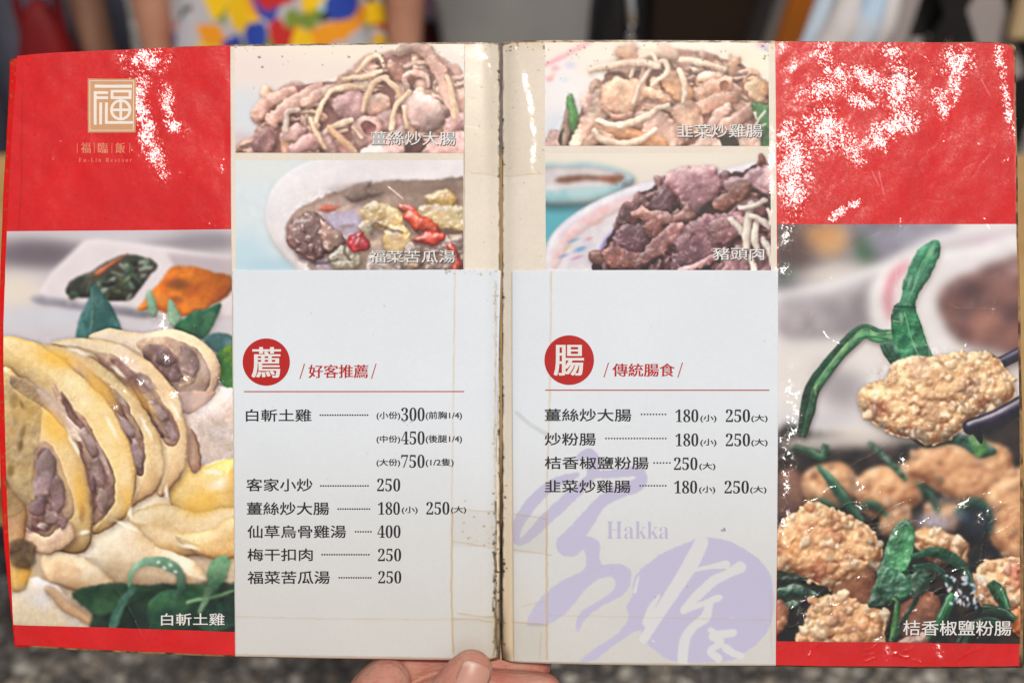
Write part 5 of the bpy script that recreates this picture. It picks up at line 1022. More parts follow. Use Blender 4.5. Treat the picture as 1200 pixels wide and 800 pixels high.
def badge(par, s, cx, cy, r, box):
    b = flat('heading_disc', [ell(cx, cy, r, r, 0, 64)], ZI, M_RED, par)
    letters('heading_letter', s, box, ZI + .00004, M_WHT, b, (1.9, .2), 0, 3)
def heading(par, s, x0, y0, x1, y1, a, b):
    letters('heading_text', s, (x0, y0, x1, y1), ZI, M_RED, par, (.8, 0), 0, 2)
    h = y1 - y0
    for q in (a, b): flat('heading_slash', [[(q + 5.4, y0 - 1), (q + 6.6, y0 - 1), (q + 1.2, y1 + 1), (q, y1 + 1)]], ZI, M_RED, par)
badge(il, '薦', 312.8, 424, 27.6, (295.5, 406.5, 330, 442.3)); heading(il, '好客推薦', 362, 427, 431.8, 442.6, 351.5, 435)
flat('heading_rule', tiles(287, 457.9, 544, 459.1), ZI, M_RED, il)
badge(ir, '腸', 667, 421.8, 29, (648.8, 404, 684.3, 440)); heading(ir, '傳統腸食', 717.4, 425.6, 790.4, 441, 707, 793.5)
flat('heading_rule', tiles(639, 456.3, 901, 457.5), ZI, M_RED, ir)
dish(il, '白斬土雞', 289, 479, 365.5, 493.5); dots(il, 376, 431, 486, 20)
note(il, '(小份)', 441.5, 482, 469.3, 491.8); price(il, '300', 470.4, 477.3, 497.8, 493); note(il, '(前胸1/4)', 499, 481.6, 541.5, 492)
note(il, '(中份)', 441.5, 509.7, 469.3, 519.3); price(il, '450', 470.4, 504.8, 497.8, 520.4); note(il, '(後腿1/4)', 499, 509.2, 541.5, 519.5)
note(il, '(大份)', 441.5, 537, 469.3, 546.6); price(il, '750', 470.4, 532.2, 497.8, 547.6); note(il, '(1/2隻)', 499, 536.6, 531.8, 546.8)
dish(il, '客家小炒', 289.5, 560, 366.8, 575); dots(il, 376.6, 431.6, 568.6, 20); price(il, '250', 442.3, 560, 469.4, 575)
dish(il, '薑絲炒大腸', 290, 587.5, 386.2, 602.6); dots(il, 396.8, 433.2, 595.6, 14); price(il, '180', 443.3, 587.4, 469, 602.3); note(il, '(小)', 471, 592.5, 489.8, 601.6); price(il, '250', 499.8, 587.4, 526.8, 602.3); note(il, '(大)', 528.5, 592.5, 546.4, 601.6)
dish(il, '仙草烏骨雞湯', 290.8, 614.6, 406, 629.6); dots(il, 417, 435, 622.2, 7); price(il, '400', 442.6, 614.6, 469.7, 629.4)
dish(il, '梅干扣肉', 290.8, 641.6, 367, 656.4); dots(il, 378, 432.5, 649, 20); price(il, '250', 443.3, 641.8, 470.4, 656.7)
dish(il, '福菜苦瓜湯', 290.8, 668, 387, 683.2); dots(il, 398, 434.8, 676, 14); price(il, '250', 443.6, 668, 470.6, 682.6)
for s, y, x1, d0, d1, dn in (('薑絲炒大腸', 478.6, 739.6, 751.6, 779.5, 9), ('炒粉腸', 506.8, 698, 710, 779.8, 22), ('韭菜炒雞腸', 562, 738.8, 750, 779.8, 10)):
    q = 0 if y < 550 else -1.4
    dish(ir, s, 638.4, y, x1, y + 14.9); dots(ir, d0, d1, y + 6.5, dn)
    price(ir, '180', 791.2 + q, y + .6, 818 + q, y + 15.6); note(ir, '(小)', 820.2 + q, y + 6.8, 839.2 + q, y + 16); price(ir, '250', 850 + q, y + .6, 878.4 + q, y + 15.6); note(ir, '(大)', 879.8 + q, y + 6.8, 899 + q, y + 16)
dish(ir, '桔香椒鹽粉腸', 638.4, 534.6, 759.8, 549.3); dots(ir, 766.3, 784.7, 541.8, 6); price(ir, '250', 789.5, 535.3, 817, 550.2); note(ir, '(大)', 819, 541.3, 838, 550.6)
letters('brush_caption', '𝐇𝐚𝐤𝐤𝐚', (710.8, 610.2, 783.4, 630.8), ZI, M_LILAC, ir, (0, 0), -.010)
def caption(par, s, x0, y0, x1, y1, z):
    letters('photo_caption', s, (x0 + .9, y0 + .9, x1 + .9, y1 + .9), z, M_SHD, par, (.4, .2), 0, 2)
    letters('photo_caption', s, (x0, y0, x1, y1), z + .00006, M_WHT, par, (.3, .1), 0, 2)
caption(p1, '薑絲炒大腸', 435, 154.4, 534, 170.6, .0006); caption(p3, '韭菜炒雞腸', 793, 146, 893, 161.5, .0006)
caption(p2, '福菜苦瓜湯', 433, 293.4, 533.3, 307.8, .0006); caption(p4, '豬頭肉', 835, 290, 895, 304.8, .0006)
caption(pl, '白斬土雞', 189.7, 717.4, 264, 731.6, .00027); caption(pr, '桔香椒鹽粉腸', 1058, 726, 1184, 743.6, .00027)
# gold seal and name on the left cover
zs = .00012
seal = flat('gold_seal', tiles(104, 93, 160, 156, 2.), zs, M_GOLD, cl)
B = [bar(112, 100, 155.5, 103.7), bar(111, 107.7, 114.4, 147), bar(114.4, 107.7, 127.5, 111), bar(114.4, 113.7, 127.5, 117), bar(117.4, 121, 120.7, 146.8), bar(124, 120.8, 127.3, 142.7), bar(124, 142.7, 157, 146),
     bar(130.5, 106, 155, 109.3), bar(130.5, 113.7, 155, 117), bar(130.5, 109.3, 133.8, 113.7), bar(151.7, 109.3, 155, 113.7), bar(140.9, 120.3, 144.2, 138.7), bar(133.3, 127.9, 140.9, 131.2), bar(144.2, 127.9, 151.7, 131.2)]
B += [ringp(142.5, 129.5, 9.2, 12.5, a, a + 60) for a in range(0, 360, 60)]
B += [bar(106.2, 95.2, 157.8, 95.9), bar(106.2, 153.1, 157.8, 153.8), bar(106.2, 95.9, 106.9, 153.1), bar(157.1, 95.9, 157.8, 153.1)]
flat('seal_strokes', sum([tiles(b[0][0], b[0][1], b[2][0], b[2][1], 2.) if len(b) == 4 else [b] for b in B], []), zs + .00010, M_LOGO, seal)
for s, x in (('福', 96), ('臨', 115.8), ('飯', 136.2)): letters('cover_lettering', s, (x, 167.8, x + 11.8, 180.2), zs, M_ROSE, cl, (.7, 0), 0, 2)
flat('cover_rule', [bar(x, 168, x + .7, 180) for x in (91.4, 111.6, 132, 153)], zs, M_ROSE, cl)
letters('cover_lettering', '𝐅 𝐮 - 𝐋 𝐢 𝐧   𝐑 𝐞 𝐬 𝐭 𝐚 𝐮 𝐫', (93.8, 185.6, 156, 190.6), zs, M_ROSE, cl, (0, 0), -.006)
# clear tape across the fold
M_TAPE = bpy.data.materials.new('clear_tape'); M_TAPE.use_nodes = True
t = M_TAPE.node_tree; b = t.nodes['Principled BSDF']; out = t.nodes['Material Output']
tr = t.nodes.new('ShaderNodeBsdfTransparent'); tr.inputs[0].default_value = (1, .99, .97, 1); gs = t.nodes.new('ShaderNodeBsdfGlossy'); gs.inputs['Roughness'].default_value = .12
mx = t.nodes.new('ShaderNodeMixShader')
tn = t.nodes.new('ShaderNodeTexNoise'); tn.inputs['Scale'].default_value = 500; tb = t.nodes.new('ShaderNodeBump'); tb.inputs['Distance'].default_value = .00003
tcn = t.nodes.new('ShaderNodeTexCoord'); t.links.new(tcn.outputs['Object'], tn.inputs['Vector']); t.links.new(tn.outputs['Fac'], tb.inputs['Height']); t.links.new(tb.outputs[0], gs.inputs['Normal'])
mx.inputs[0].default_value = .045; t.links.new(tr.outputs[0], mx.inputs[1]); t.links.new(gs.outputs[0], mx.inputs[2]); t.links.new(mx.outputs[0], out.inputs[0])
for (a0, b0, c0, d0, zz) in ((530, 598, 583, 640, .00102), (602, 603, 641, 648, .00102), (530, 722, 583, 771, .00104), (602, 729, 641, 773, .00104), (546, 52, 584, 203, .00056), (590, 52, 638, 205, .00056)):
    sheet('clear_tape', quad(a0, b0, c0, d0), zz, None, M_TAPE, menu, 2.)

# ------------------------------------------------------------------ the hand that holds it
def loc(px, py, z): return Vector(((px - 600) * U, (400 - py) * U, z))
def chain(bm, pts, rad, seg=20, flatten=1.):
    """a tapering limb: rings round a smoothed path, rounded at the far end"""
    P = np.array([tuple(p) for p in pts]); n = 8
    Q = np.stack([smooth_poly(P[:, :2], n, False)[:, 0], smooth_poly(P[:, :2], n, False)[:, 1], smooth_poly(P[:, 1:], n, False)[:, 1]], -1)
    rr = np.interp(np.linspace(0, len(P) - 1, len(Q)), np.arange(len(P)), rad)
    e = Q[-1] + (Q[-1] - Q[-2]) / np.linalg.norm(Q[-1] - Q[-2]) * 0
    dirn = (Q[-1] - Q[-2]) / np.linalg.norm(Q[-1] - Q[-2])
    capQ, capR = [], []
    for k in range(1, 7):
        a = k / 6 * math.pi / 2; capQ.append(Q[-1] + dirn * rr[-1] * math.sin(a)); capR.append(max(rr[-1] * math.cos(a), 1e-5))
    Q = np.r_[Q, capQ]; rr = np.r_[rr, capR]; rings = []; up = np.array([0, 0, 1.])
    for i in range(len(Q)):
        d = Q[min(i + 1, len(Q) - 1)] - Q[max(i - 1, 0)]; d = d / (np.linalg.norm(d) + 1e-12)
        s = np.cross(d, up); s /= np.linalg.norm(s) + 1e-12; u = np.cross(s, d)
        rings.append([bm.verts.new(Q[i] + rr[i] * (math.cos(t) * s + flatten * math.sin(t) * u)) for t in np.linspace(0, 2 * math.pi, seg, endpoint=False)])
    for a, b in zip(rings[:-1], rings[1:]):
        for k in range(seg): bm.faces.new((a[k], a[(k + 1) % seg], b[(k + 1) % seg], b[k]))
    bm.faces.new(rings[0][::-1]); bm.faces.new(rings[-1])
M_SKIN = mat('skin', lin((200, 152, 130), .9), .58, .3, bump=.0005, bscale=380, col2=lin((188, 112, 96), .9), mscale=90, sss=.05)
M_NAIL = mat('nail', lin((196, 148, 134)), .38, .4, col2=lin((206, 164, 150)), mscale=120, bump=.00002, bscale=500)
person = empty('person', label='hand pinching the lower edge of the open menu beside its fold, thumb in front', cat='person')
person.matrix_world = MENU_M
bm = bmesh.new(); px = U
chain(bm, [loc(470, 905, .004), loc(505, 848, .010), loc(530, 806, .0115), loc(545, 786, .0105), loc(553, 777, .0100)], [31 * px, 30 * px, 28 * px, 27.5 * px, 25 * px], flatten=.8)     # thumb
chain(bm, [loc(395, 890, -.010), loc(440, 816, -.012), loc(500, 782, -.0135), loc(575, 783, -.0128), loc(626, 787, -.0115)], [34 * px, 30 * px, 26 * px, 24 * px, 21.5 * px])          # index
chain(bm, [loc(420, 930, -.006), loc(470, 850, -.008), loc(540, 815, -.004), loc(600, 812, -.002), loc(637, 811, -.001)], [36 * px, 31 * px, 27 * px, 25 * px, 22 * px])               # middle
chain(bm, [loc(440, 960, -.004), loc(500, 884, -.004), loc(560, 856, -.007), loc(610, 856, -.006), loc(632, 858, -.004)], [36 * px, 31 * px, 26 * px, 24 * px, 21 * px])               # ring
chain(bm, [loc(470, 990, -.002), loc(530, 928, .000), loc(580, 902, -.003), loc(612, 902, -.002)], [32 * px, 27 * px, 22 * px, 18 * px])                                               # little
chain(bm, [loc(396, 920, .000), loc(425, 836, -.001), loc(452, 802, -.004)], [34 * px, 32 * px, 29 * px])                                                          # web beside the thumb
chain(bm, [loc(440, 1130, .000), loc(440, 1030, .001), loc(440, 960, .000), loc(446, 916, -.001)], [84 * px, 98 * px, 92 * px, 62 * px], flatten=.42)                                # palm
chain(bm, [loc(400, 1800, .02), loc(420, 1400, .008), loc(436, 1180, .001), loc(440, 1060, .000)], [120 * px, 108 * px, 84 * px, 74 * px], flatten=.8)                               # forearm
me = bpy.data.meshes.new('hand'); bm.to_mesh(me); bm.free()
hand = link('hand', me, M_SKIN, person)
md = hand.modifiers.new('r', 'REMESH'); md.mode = 'VOXEL'; md.voxel_size = .0006; md.use_smooth_shade = True
md = hand.modifiers.new('s', 'SMOOTH'); md.factor = .5; md.iterations = 3
# thumbnail: a curved plate set into the tip
t = M_SKIN.node_tree; b = t.nodes['Principled BSDF']     # fine creases across the fingers
tc = t.nodes.new('ShaderNodeTexCoord'); mp = t.nodes.new('ShaderNodeMapping'); mp.inputs['Rotation'].default_value = (0, 0, R(-28)); mp.inputs['Scale'].default_value = (260, 1500, 900); wn_ = t.nodes.new('ShaderNodeTexNoise'); wn_.inputs['Scale'].default_value = 1; wn_.inputs['Detail'].default_value = 3
t.links.new(tc.outputs['Object'], mp.inputs[0]); t.links.new(mp.outputs[0], wn_.inputs['Vector']); bp = t.nodes.new('ShaderNodeBump'); bp.inputs['Distance'].default_value = .00035; t.links.new(wn_.outputs['Fac'], bp.inputs['Height'])
old = b.inputs['Normal'].links[0].from_node; t.links.new(old.outputs[0], bp.inputs['Normal']); t.links.new(bp.outputs[0], b.inputs['Normal'])
t = M_NAIL.node_tree; b = t.nodes['Principled BSDF']; tc = t.nodes.new('ShaderNodeTexCoord'); sx = t.nodes.new('ShaderNodeSeparateXYZ'); cr = t.nodes.new('ShaderNodeValToRGB'); E = cr.color_ramp.elements
E[0].position = .12; E[0].color = lin((206, 172, 156)); E[1].position = .97; E[1].color = lin((206, 176, 156)); e = E.new(.25); e.color = lin((196, 146, 128)); e = E.new(.84); e.color = lin((192, 140, 122)); e = E.new(.92); e.color = lin((202, 168, 148))
t.links.new(tc.outputs['Generated'], sx.inputs[0]); t.links.new(sx.outputs[1], cr.inputs[0]); t.links.new(cr.outputs[0], b.inputs['Base Color'])
def nail(c, ax, w, h, r, name='thumbnail'):
    ax = Vector(ax).normalized(); nrm = Vector((.22, .10, 1)).normalized(); nrm = (nrm - ax * nrm.dot(ax)).normalized(); sd = ax.cross(nrm)
    vs, fs = [], []; nu, nv = 15, 15
    for j in range(nv):
        v = -1 + 2 * j / (nv - 1)
        hw = w * (1 - .10 * v * v) * (math.sqrt(max(1 - max(abs(v) - .62, 0) ** 2 / .38 ** 2 * .8, .05)))
        for i in range(nu):
            u = -1 + 2 * i / (nu - 1); x = u * hw; ang = x / r
            vs.append(Vector(c) + sd * math.sin(ang) * r + nrm * ((math.cos(ang) - 1) * r * .85 - .0009 * max(v, 0) ** 2 - .0003 * max(-v - .7, 0)) + ax * v * h)
    for j in range(nv - 1):
        for i in range(nu - 1): k = j * nu + i; fs.append((k, k + 1, k + nu + 1, k + nu))
    me = bpy.data.meshes.new(name); me.from_pydata([tuple(v) for v in vs], [], fs); me.update(); o = link(name, me, M_NAIL, hand)
    s = o.modifiers.new('t', 'SOLIDIFY'); s.thickness = .0005; s.offset = 0; return o
nail(loc(557, 779.5, .0176), (.42, 1, -.2), 20 * px, 18 * px, 25 * px)

# ------------------------------------------------------------------ behind the menu: ground, table, people, chair, bags
def box(bm, x0, y0, z0, x1, y1, z1, bev=0):
    r = bmesh.ops.create_cube(bm, size=1); vs = r['verts']
    for v in vs: v.co = Vector(((x0 + x1) / 2 + v.co.x * (x1 - x0), (y0 + y1) / 2 + v.co.y * (y1 - y0), (z0 + z1) / 2 + v.co.z * (z1 - z0)))
    if bev: bmesh.ops.bevel(bm, geom=[e for e in bm.edges if e.verts[0] in vs and e.verts[1] in vs], offset=bev, segments=2, affect='EDGES')
def boxes(name, L, m, parent=None, bev=.004, smooth=False):
    bm = bmesh.new()
    for q in L: box(bm, *q, bev)
    me = bpy.data.meshes.new(name); bm.to_mesh(me); bm.free(); return link(name, me, m, parent, smooth)
bm = bmesh.new(); bmesh.ops.create_grid(bm, x_segments=8, y_segments=8, size=60); me = bpy.data.meshes.new('ground'); bm.to_mesh(me); bm.free()
m = bpy.data.materials.new('pebble_ground'); m.use_nodes = True; t = m.node_tree; b = t.nodes['Principled BSDF']; b.inputs['Roughness'].default_value = .7
tc = t.nodes.new('ShaderNodeTexCoord'); vo = t.nodes.new('ShaderNodeTexVoronoi'); vo.inputs['Scale'].default_value = 46; t.links.new(tc.outputs['Object'], vo.inputs['Vector'])
cr = t.nodes.new('ShaderNodeValToRGB'); E = cr.color_ramp.elements; E[0].color = lin((84, 80, 76)); E[1].color = lin((226, 220, 208)); e = E.new(.45); e.color = lin((150, 145, 137)); e = E.new(.7); e.color = lin((176, 162, 142))
sp = t.nodes.new('ShaderNodeSeparateColor'); t.links.new(vo.outputs['Color'], sp.inputs[0]); t.links.new(sp.outputs[0], cr.inputs[0])
ve = t.nodes.new('ShaderNodeTexVoronoi'); ve.feature = 'DISTANCE_TO_EDGE'; ve.inputs['Scale'].default_value = 46; t.links.new(tc.outputs['Object'], ve.inputs['Vector'])
r2 = t.nodes.new('ShaderNodeValToRGB'); r2.color_ramp.elements[0].color = (.25, .25, .25, 1); r2.color_ramp.elements[1].position = .22; t.links.new(ve.outputs['Distance'], r2.inputs[0])
mm = t.nodes.new('ShaderNodeMix'); mm.data_type = 'RGBA'; mm.blend_type = 'MULTIPLY'; mm.inputs[0].default_value = 1; t.links.new(cr.outputs[0], mm.inputs[6]); t.links.new(r2.outputs[0], mm.inputs[7]); t.links.new(mm.outputs[2], b.inputs['Base Color'])
bp = t.nodes.new('ShaderNodeBump'); bp.inputs['Distance'].default_value = .006; t.links.new(r2.outputs[0], bp.inputs['Height']); t.links.new(bp.outputs[0], b.inputs['Normal'])
tag(link('ground', me, m), kind='structure')

# table
M_WOOD = mat('pale_wood', lin((196, 160, 104)), .5, .4, col2=lin((176, 134, 80)), mscale=9, bump=.0004, bscale=60)
tab = empty('wooden_table', (0, 1.08, 0), label='pale wooden table behind the menu, seen past its side edges', cat='table')
boxes('table_top', [(-1.0, -.36, .69, 1.0, .36, .72)], M_WOOD, tab)
for x in (-.94, .94):
    for y in (-.3, .3): boxes('leg', [(x - .025, y - .025, 0, x + .025, y + .025, .69)], M_WOOD, tab)
boxes('apron', [(-.9, -.31, .61, .9, -.29, .69), (-.9, .29, .61, .9, .31, .69)], M_WOOD, tab)

def skin_body(name, verts, edges, rad, m, parent, sub=2):
    me = bpy.data.meshes.new(name); me.from_pydata(verts, edges, []); o = link(name, me, m, parent, False)
    sk = o.modifiers.new('k', 'SKIN'); sk.use_smooth_shade = True
    for i, r in enumerate(rad):
        q = me.skin_vertices[0].data[i]; q.radius = (r, r) if np.isscalar(r) else r; q.use_root = i == 0
    s = o.modifiers.new('u', 'SUBSURF'); s.levels = sub; s.render_levels = sub; return o
M_SK2 = mat('warm_skin', lin((190, 140, 116), .9), .55, .3, col2=lin((170, 116, 94), .9), mscale=14)
M_SK3 = mat('tanned_skin', lin((128, 92, 74), .9), .55, .3, col2=lin((108, 76, 62), .9), mscale=14)
M_HAIR = mat('dark_hair', lin((30, 24, 22)), .5, .4, bump=.002, bscale=90)
def figure(pos, skin, H, arms, label):
    """a standing figure: pelvis root; arms hang to the given wrist points"""
    e = empty('person', pos, label=label, cat='person'); s = H / 1.6
    V = [(0, 0, .86 * s), (0, 0, 1.02 * s), (0, 0, 1.22 * s), (0, 0, 1.34 * s), (0, -.01, 1.42 * s), (0, -.02, 1.50 * s), (0, -.02, 1.56 * s)]; Rd = [(.15 * s, .10 * s), (.125 * s, .09 * s), (.14 * s, .095 * s), (.07 * s, .06 * s), .048 * s, .075 * s, .055 * s]
    Ed = [(i, i + 1) for i in range(6)]
    for sx in (-1, 1):
        b0 = len(V); V += [(sx * .09 * s, 0, .80 * s), (sx * .10 * s, .0, .46 * s), (sx * .10 * s, .02, .09 * s), (sx * .105 * s, -.12, .035)]; Rd += [.085 * s, .055 * s, .036 * s, (.035 * s, .028 * s)]
        Ed += [(0, b0), (b0, b0 + 1), (b0 + 1, b0 + 2), (b0 + 2, b0 + 3)]
        b1 = len(V); A = arms[0 if sx < 0 else 1]; V += [(sx * .16 * s, 0, 1.29 * s)] + A; Rd += [.055 * s, .042 * s, .030 * s, (.034 * s, .02 * s), (.03 * s, .014 * s)][:1 + len(A)]
        Ed += [(2, b1)] + [(b1 + i, b1 + i + 1) for i in range(len(A))]
    body = skin_body('body', V, Ed, Rd, skin, e)
    hb = bmesh.new(); bmesh.ops.create_icosphere(hb, subdivisions=3, radius=1)
    for v in hb.verts: v.co = Vector((v.co.x * .085 * s, v.co.y * .10 * s + .012, v.co.z * .10 * s + 1.545 * s)); v.co.y = max(v.co.y, -.055 * s)
    me = bpy.data.meshes.new('hair'); hb.to_mesh(me); hb.free(); link('hair', me, M_HAIR, e)
    return e
def garment(name, rings, m, parent, seg=56, folds=0, fn=9, seed=1):
    """cloth hung as a tube of elliptical rings: (cx, cy, z, rx, ry)"""
    g = rng(seed); ph = g.rand() * 6; vs, fs = [], []
    q = np.array(rings, float); t = np.linspace(0, len(q) - 1, len(q) * 6); Q = np.stack([np.interp(t, np.arange(len(q)), q[:, k]) for k in range(5)], -1)
    for i, (cx, cy, z, rx, ry) in enumerate(Q):
        f = folds * i / len(Q)
        for a in np.linspace(0, 2 * math.pi, seg, endpoint=False):
            k = 1 + f * math.sin(a * fn + ph + 1.3 * math.sin(a * 2)) + f * .4 * math.sin(a * 17 + i * .2); vs.append((cx + rx * k * math.cos(a), cy + ry * k * math.sin(a), z))
    for i in range(len(Q) - 1):
        for k in range(seg): fs.append((i * seg + k, i * seg + (k + 1) % seg, (i + 1) * seg + (k + 1) % seg, (i + 1) * seg + k))
    me = bpy.data.meshes.new(name); me.from_pydata(vs, [], fs); me.update(); o = link(name, me, m, parent)
    s = o.modifiers.new('t', 'SOLIDIFY'); s.thickness = .004; return o
def mat_blobs(name):
    """white cloth printed with big yellow, red, blue and orange shapes"""
    m = bpy.data.materials.new(name); m.use_nodes = True; t = m.node_tree; b = t.nodes['Principled BSDF']; b.inputs['Roughness'].default_value = .8
    tc0 = t.nodes.new('ShaderNodeTexCoord'); wz = t.nodes.new('ShaderNodeTexNoise'); wz.inputs['Scale'].default_value = 14; t.links.new(tc0.outputs['Object'], wz.inputs['Vector'])
    tc = t.nodes.new('ShaderNodeVectorMath'); tc.operation = 'MULTIPLY_ADD'; tc.inputs[1].default_value = (.09, .09, .09); t.links.new(wz.outputs['Color'], tc.inputs[0]); t.links.new(tc0.outputs['Object'], tc.inputs[2])
    prev = None; base = lin((182, 180, 186))
    for i, (c, sc, r, off) in enumerate(((lin((170, 206, 206)), 17, .34, 15.9), (lin((34, 30, 40)), 22, .26, 27.1), (lin((120, 140, 50)), 18, .30, 21.3), (lin((236, 190, 10)), 13, .44, 0), (lin((232, 150, 16)), 15, .38, 3.1), (lin((28, 62, 160)), 16, .36, 11.3), (lin((186, 30, 26)), 16, .36, 7.7), (lin((240, 196, 12)), 15, .36, 31.3))):
        mp = t.nodes.new('ShaderNodeMapping'); mp.inputs['Location'].default_value = (off, off * .7, off * 1.3); mp.inputs['Scale'].default_value = (1, .35, .8 if i % 2 else 1.1); t.links.new(tc.outputs[0], mp.inputs['Vector'])
        v = t.nodes.new('ShaderNodeTexVoronoi'); v.inputs['Scale'].default_value = sc; t.links.new(mp.outputs[0], v.inputs['Vector'])
        lt = t.nodes.new('ShaderNodeMath'); lt.operation = 'LESS_THAN'; lt.inputs[1].default_value = r; t.links.new(v.outputs['Distance'], lt.inputs[0])
        x = t.nodes.new('ShaderNodeMix'); x.data_type = 'RGBA'; x.inputs[6].default_value = base; x.inputs[7].default_value = c; t.links.new(lt.outputs[0], x.inputs[0])
        if prev: t.links.new(prev.outputs[2], x.inputs[6])
        prev = x
    t.links.new(prev.outputs[2], b.inputs['Base Color']); return m
PY = 1.72
f1 = figure((-.37, PY, 0), M_SK2, 1.5, ([(-.185, -.02, 1.03), (-.172, -.05, .80), (-.165, -.06, .72), (-.163, -.07, .66)], [(.215, -.02, 1.03), (.205, -.05, .80), (.20, -.06, .72), (.20, -.07, .66)]), 'person in a white dress with bright yellow, red and blue shapes')
garment('dress', [(0, 0, 1.22, .15, .105), (0, 0, 1.08, .135, .095), (0, 0, .95, .14, .10), (0, 0, .82, .165, .125), (0, 0, .62, .19, .15), (0, 0, .48, .20, .165)], mat_blobs('printed_cloth'), f1, folds=.12, fn=9)
f2 = figure((-.90, PY + .22, 0), M_SK3, 1.66, ([(-.22, 0, 1.08), (-.22, -.04, .84), (-.22, -.06, .75)], [(.16, -.06, 1.08), (.21, -.14, .84), (.23, -.17, .75), (.24, -.18, .69)]), 'person in grey-blue trousers, bare brown arm hanging beside a red bag')
M_GREY = mat('grey_cloth', lin((92, 92, 104)), .85, .2, col2=lin((74, 74, 88)), mscale=8, bump=.002, bscale=30)
garment('shirt', [(0, 0, 1.40, .10, .08), (0, 0, 1.30, .19, .12), (0, 0, 1.1, .17, .115), (0, 0, .98, .175, .12)], mat('dark_shirt', lin((40, 40, 50)), .85, .2), f2, folds=.03)
for sx in (-1, 1): garment('trouser_leg', [(sx * .05, 0, 1.0, .125, .13), (sx * .10, 0, .80, .115, .12), (sx * .105, 0, .5, .095, .10), (sx * .105, .02, .12, .085, .09)], M_GREY, f2, folds=.05, seed=3 + sx)
# red bag on the ground between them
M_REDC = mat('red_cloth', lin((120, 4, 10)), .7, .3, col2=lin((92, 2, 6)), mscale=10, bump=.002, bscale=40)
def sack(name, c, sx, sy, sz, m, parent=None, seed=1, pinch=.5, amp=.12, sub=4, top=True):
    bm = bmesh.new(); bmesh.ops.create_icosphere(bm, subdivisions=sub, radius=1); from mathutils import noise as nz
    for v in bm.verts:
        p = v.co.copy(); q = p.z * .5 + .5; k = 1 - pinch * max(q - .45, 0) ** 1.2
        n = nz.fractal(p * 1.8 + Vector((seed * 3.1, 0, 0)), 1, 2, 4) * amp; ex = lambda a: math.copysign(abs(a) ** .65, a)
        v.co = Vector((ex(p.x) * k * sx * (1 + n), ex(p.y) * k * sy * (1 + n), ex(p.z) * sz * (1 + n * .6) + sz)) + Vector(c)
    me = bpy.data.meshes.new(name); bm.to_mesh(me); bm.free(); return link(name, me, m, parent)
rb = empty('tote_bag', (-.745, PY + .02, 0), label='dark red cloth bag standing between the two people', cat='bag')
sack('bag_body', (0, 0, 0), 0.085, .07, .43, M_REDC, rb, 5, 1.0, .05)
bm = bmesh.new(); chain(bm, [Vector((-.03, 0, .80)), Vector((-.03, 0, .90)), Vector((0, 0, .95)), Vector((.03, 0, .90)), Vector((.03, 0, .80))], [.008] * 5, 8); me = bpy.data.meshes.new('handle'); bm.to_mesh(me); bm.free(); link('handle', me, M_REDC, rb)

# grey plastic chair with a square slot in its back
M_PLA = mat('grey_plastic', lin((146, 144, 142)), .45, .4, col2=lin((132, 130, 128)), mscale=6)
ch = empty('plastic_chair', (.015, 2.05, 0), label='grey plastic chair with a small square hole in its back', cat='chair')
def backrest():
    nu, nv = 21, 17; vs, fs = [], []
    for j in range(nv):
        v = j / (nv - 1); z = .44 + .46 * v; hw = .150 + .07 * (2 * v - 1) ** 2 * (1 if v > .5 else .6)
        for i in range(nu): u = -1 + 2 * i / (nu - 1); vs.append((u * hw, -.06 * (1 - u * u) * .6 + .06 * v, z))
    for j in range(nv - 1):
        for i in range(nu - 1):
            if j == 6 and i in (8, 9): continue
            k = j * nu + i; fs.append((k, k + 1, k + nu + 1, k + nu))
    me = bpy.data.meshes.new('backrest'); me.from_pydata(vs, [], fs); me.update(); o = link('backrest', me, M_PLA, ch); s = o.modifiers.new('t', 'SOLIDIFY'); s.thickness = .014; return o
backrest(); boxes('seat', [(-.2, .0, .42, .2, .40, .445)], M_PLA, ch, .01)
for x in (-.18, .18):
    for y in (.03, .37): boxes('leg', [(x - .02, y - .02, 0, x + .02, y + .02, .42)], M_PLA, ch, .006)
# dark red stool beside it
M_MAR = mat('maroon_plastic', lin((72, 14, 18)), .4, .4)
st = empty('round_stool', (-.15, 2.32, 0), label='dark maroon round stool beside the grey chair', cat='stool')
bm = bmesh.new(); bmesh.ops.create_cone(bm, segments=40, radius1=.15, radius2=.145, depth=.05, cap_ends=True, matrix=Matrix.Translation((0, 0, .70))); me = bpy.data.meshes.new('seat'); bm.to_mesh(me); bm.free(); link('seat', me, M_MAR, st, False)
for k in range(4):
    a = k * math.pi / 2 + .78; bm = bmesh.new(); chain(bm, [Vector((math.cos(a) * .16, math.sin(a) * .16, 0)), Vector((math.cos(a) * .14, math.sin(a) * .14, .35)), Vector((math.cos(a) * .115, math.sin(a) * .115, .68))], [.014, .013, .012], 10); me = bpy.data.meshes.new('leg'); bm.to_mesh(me); bm.free(); link('leg', me, M_MAR, st)
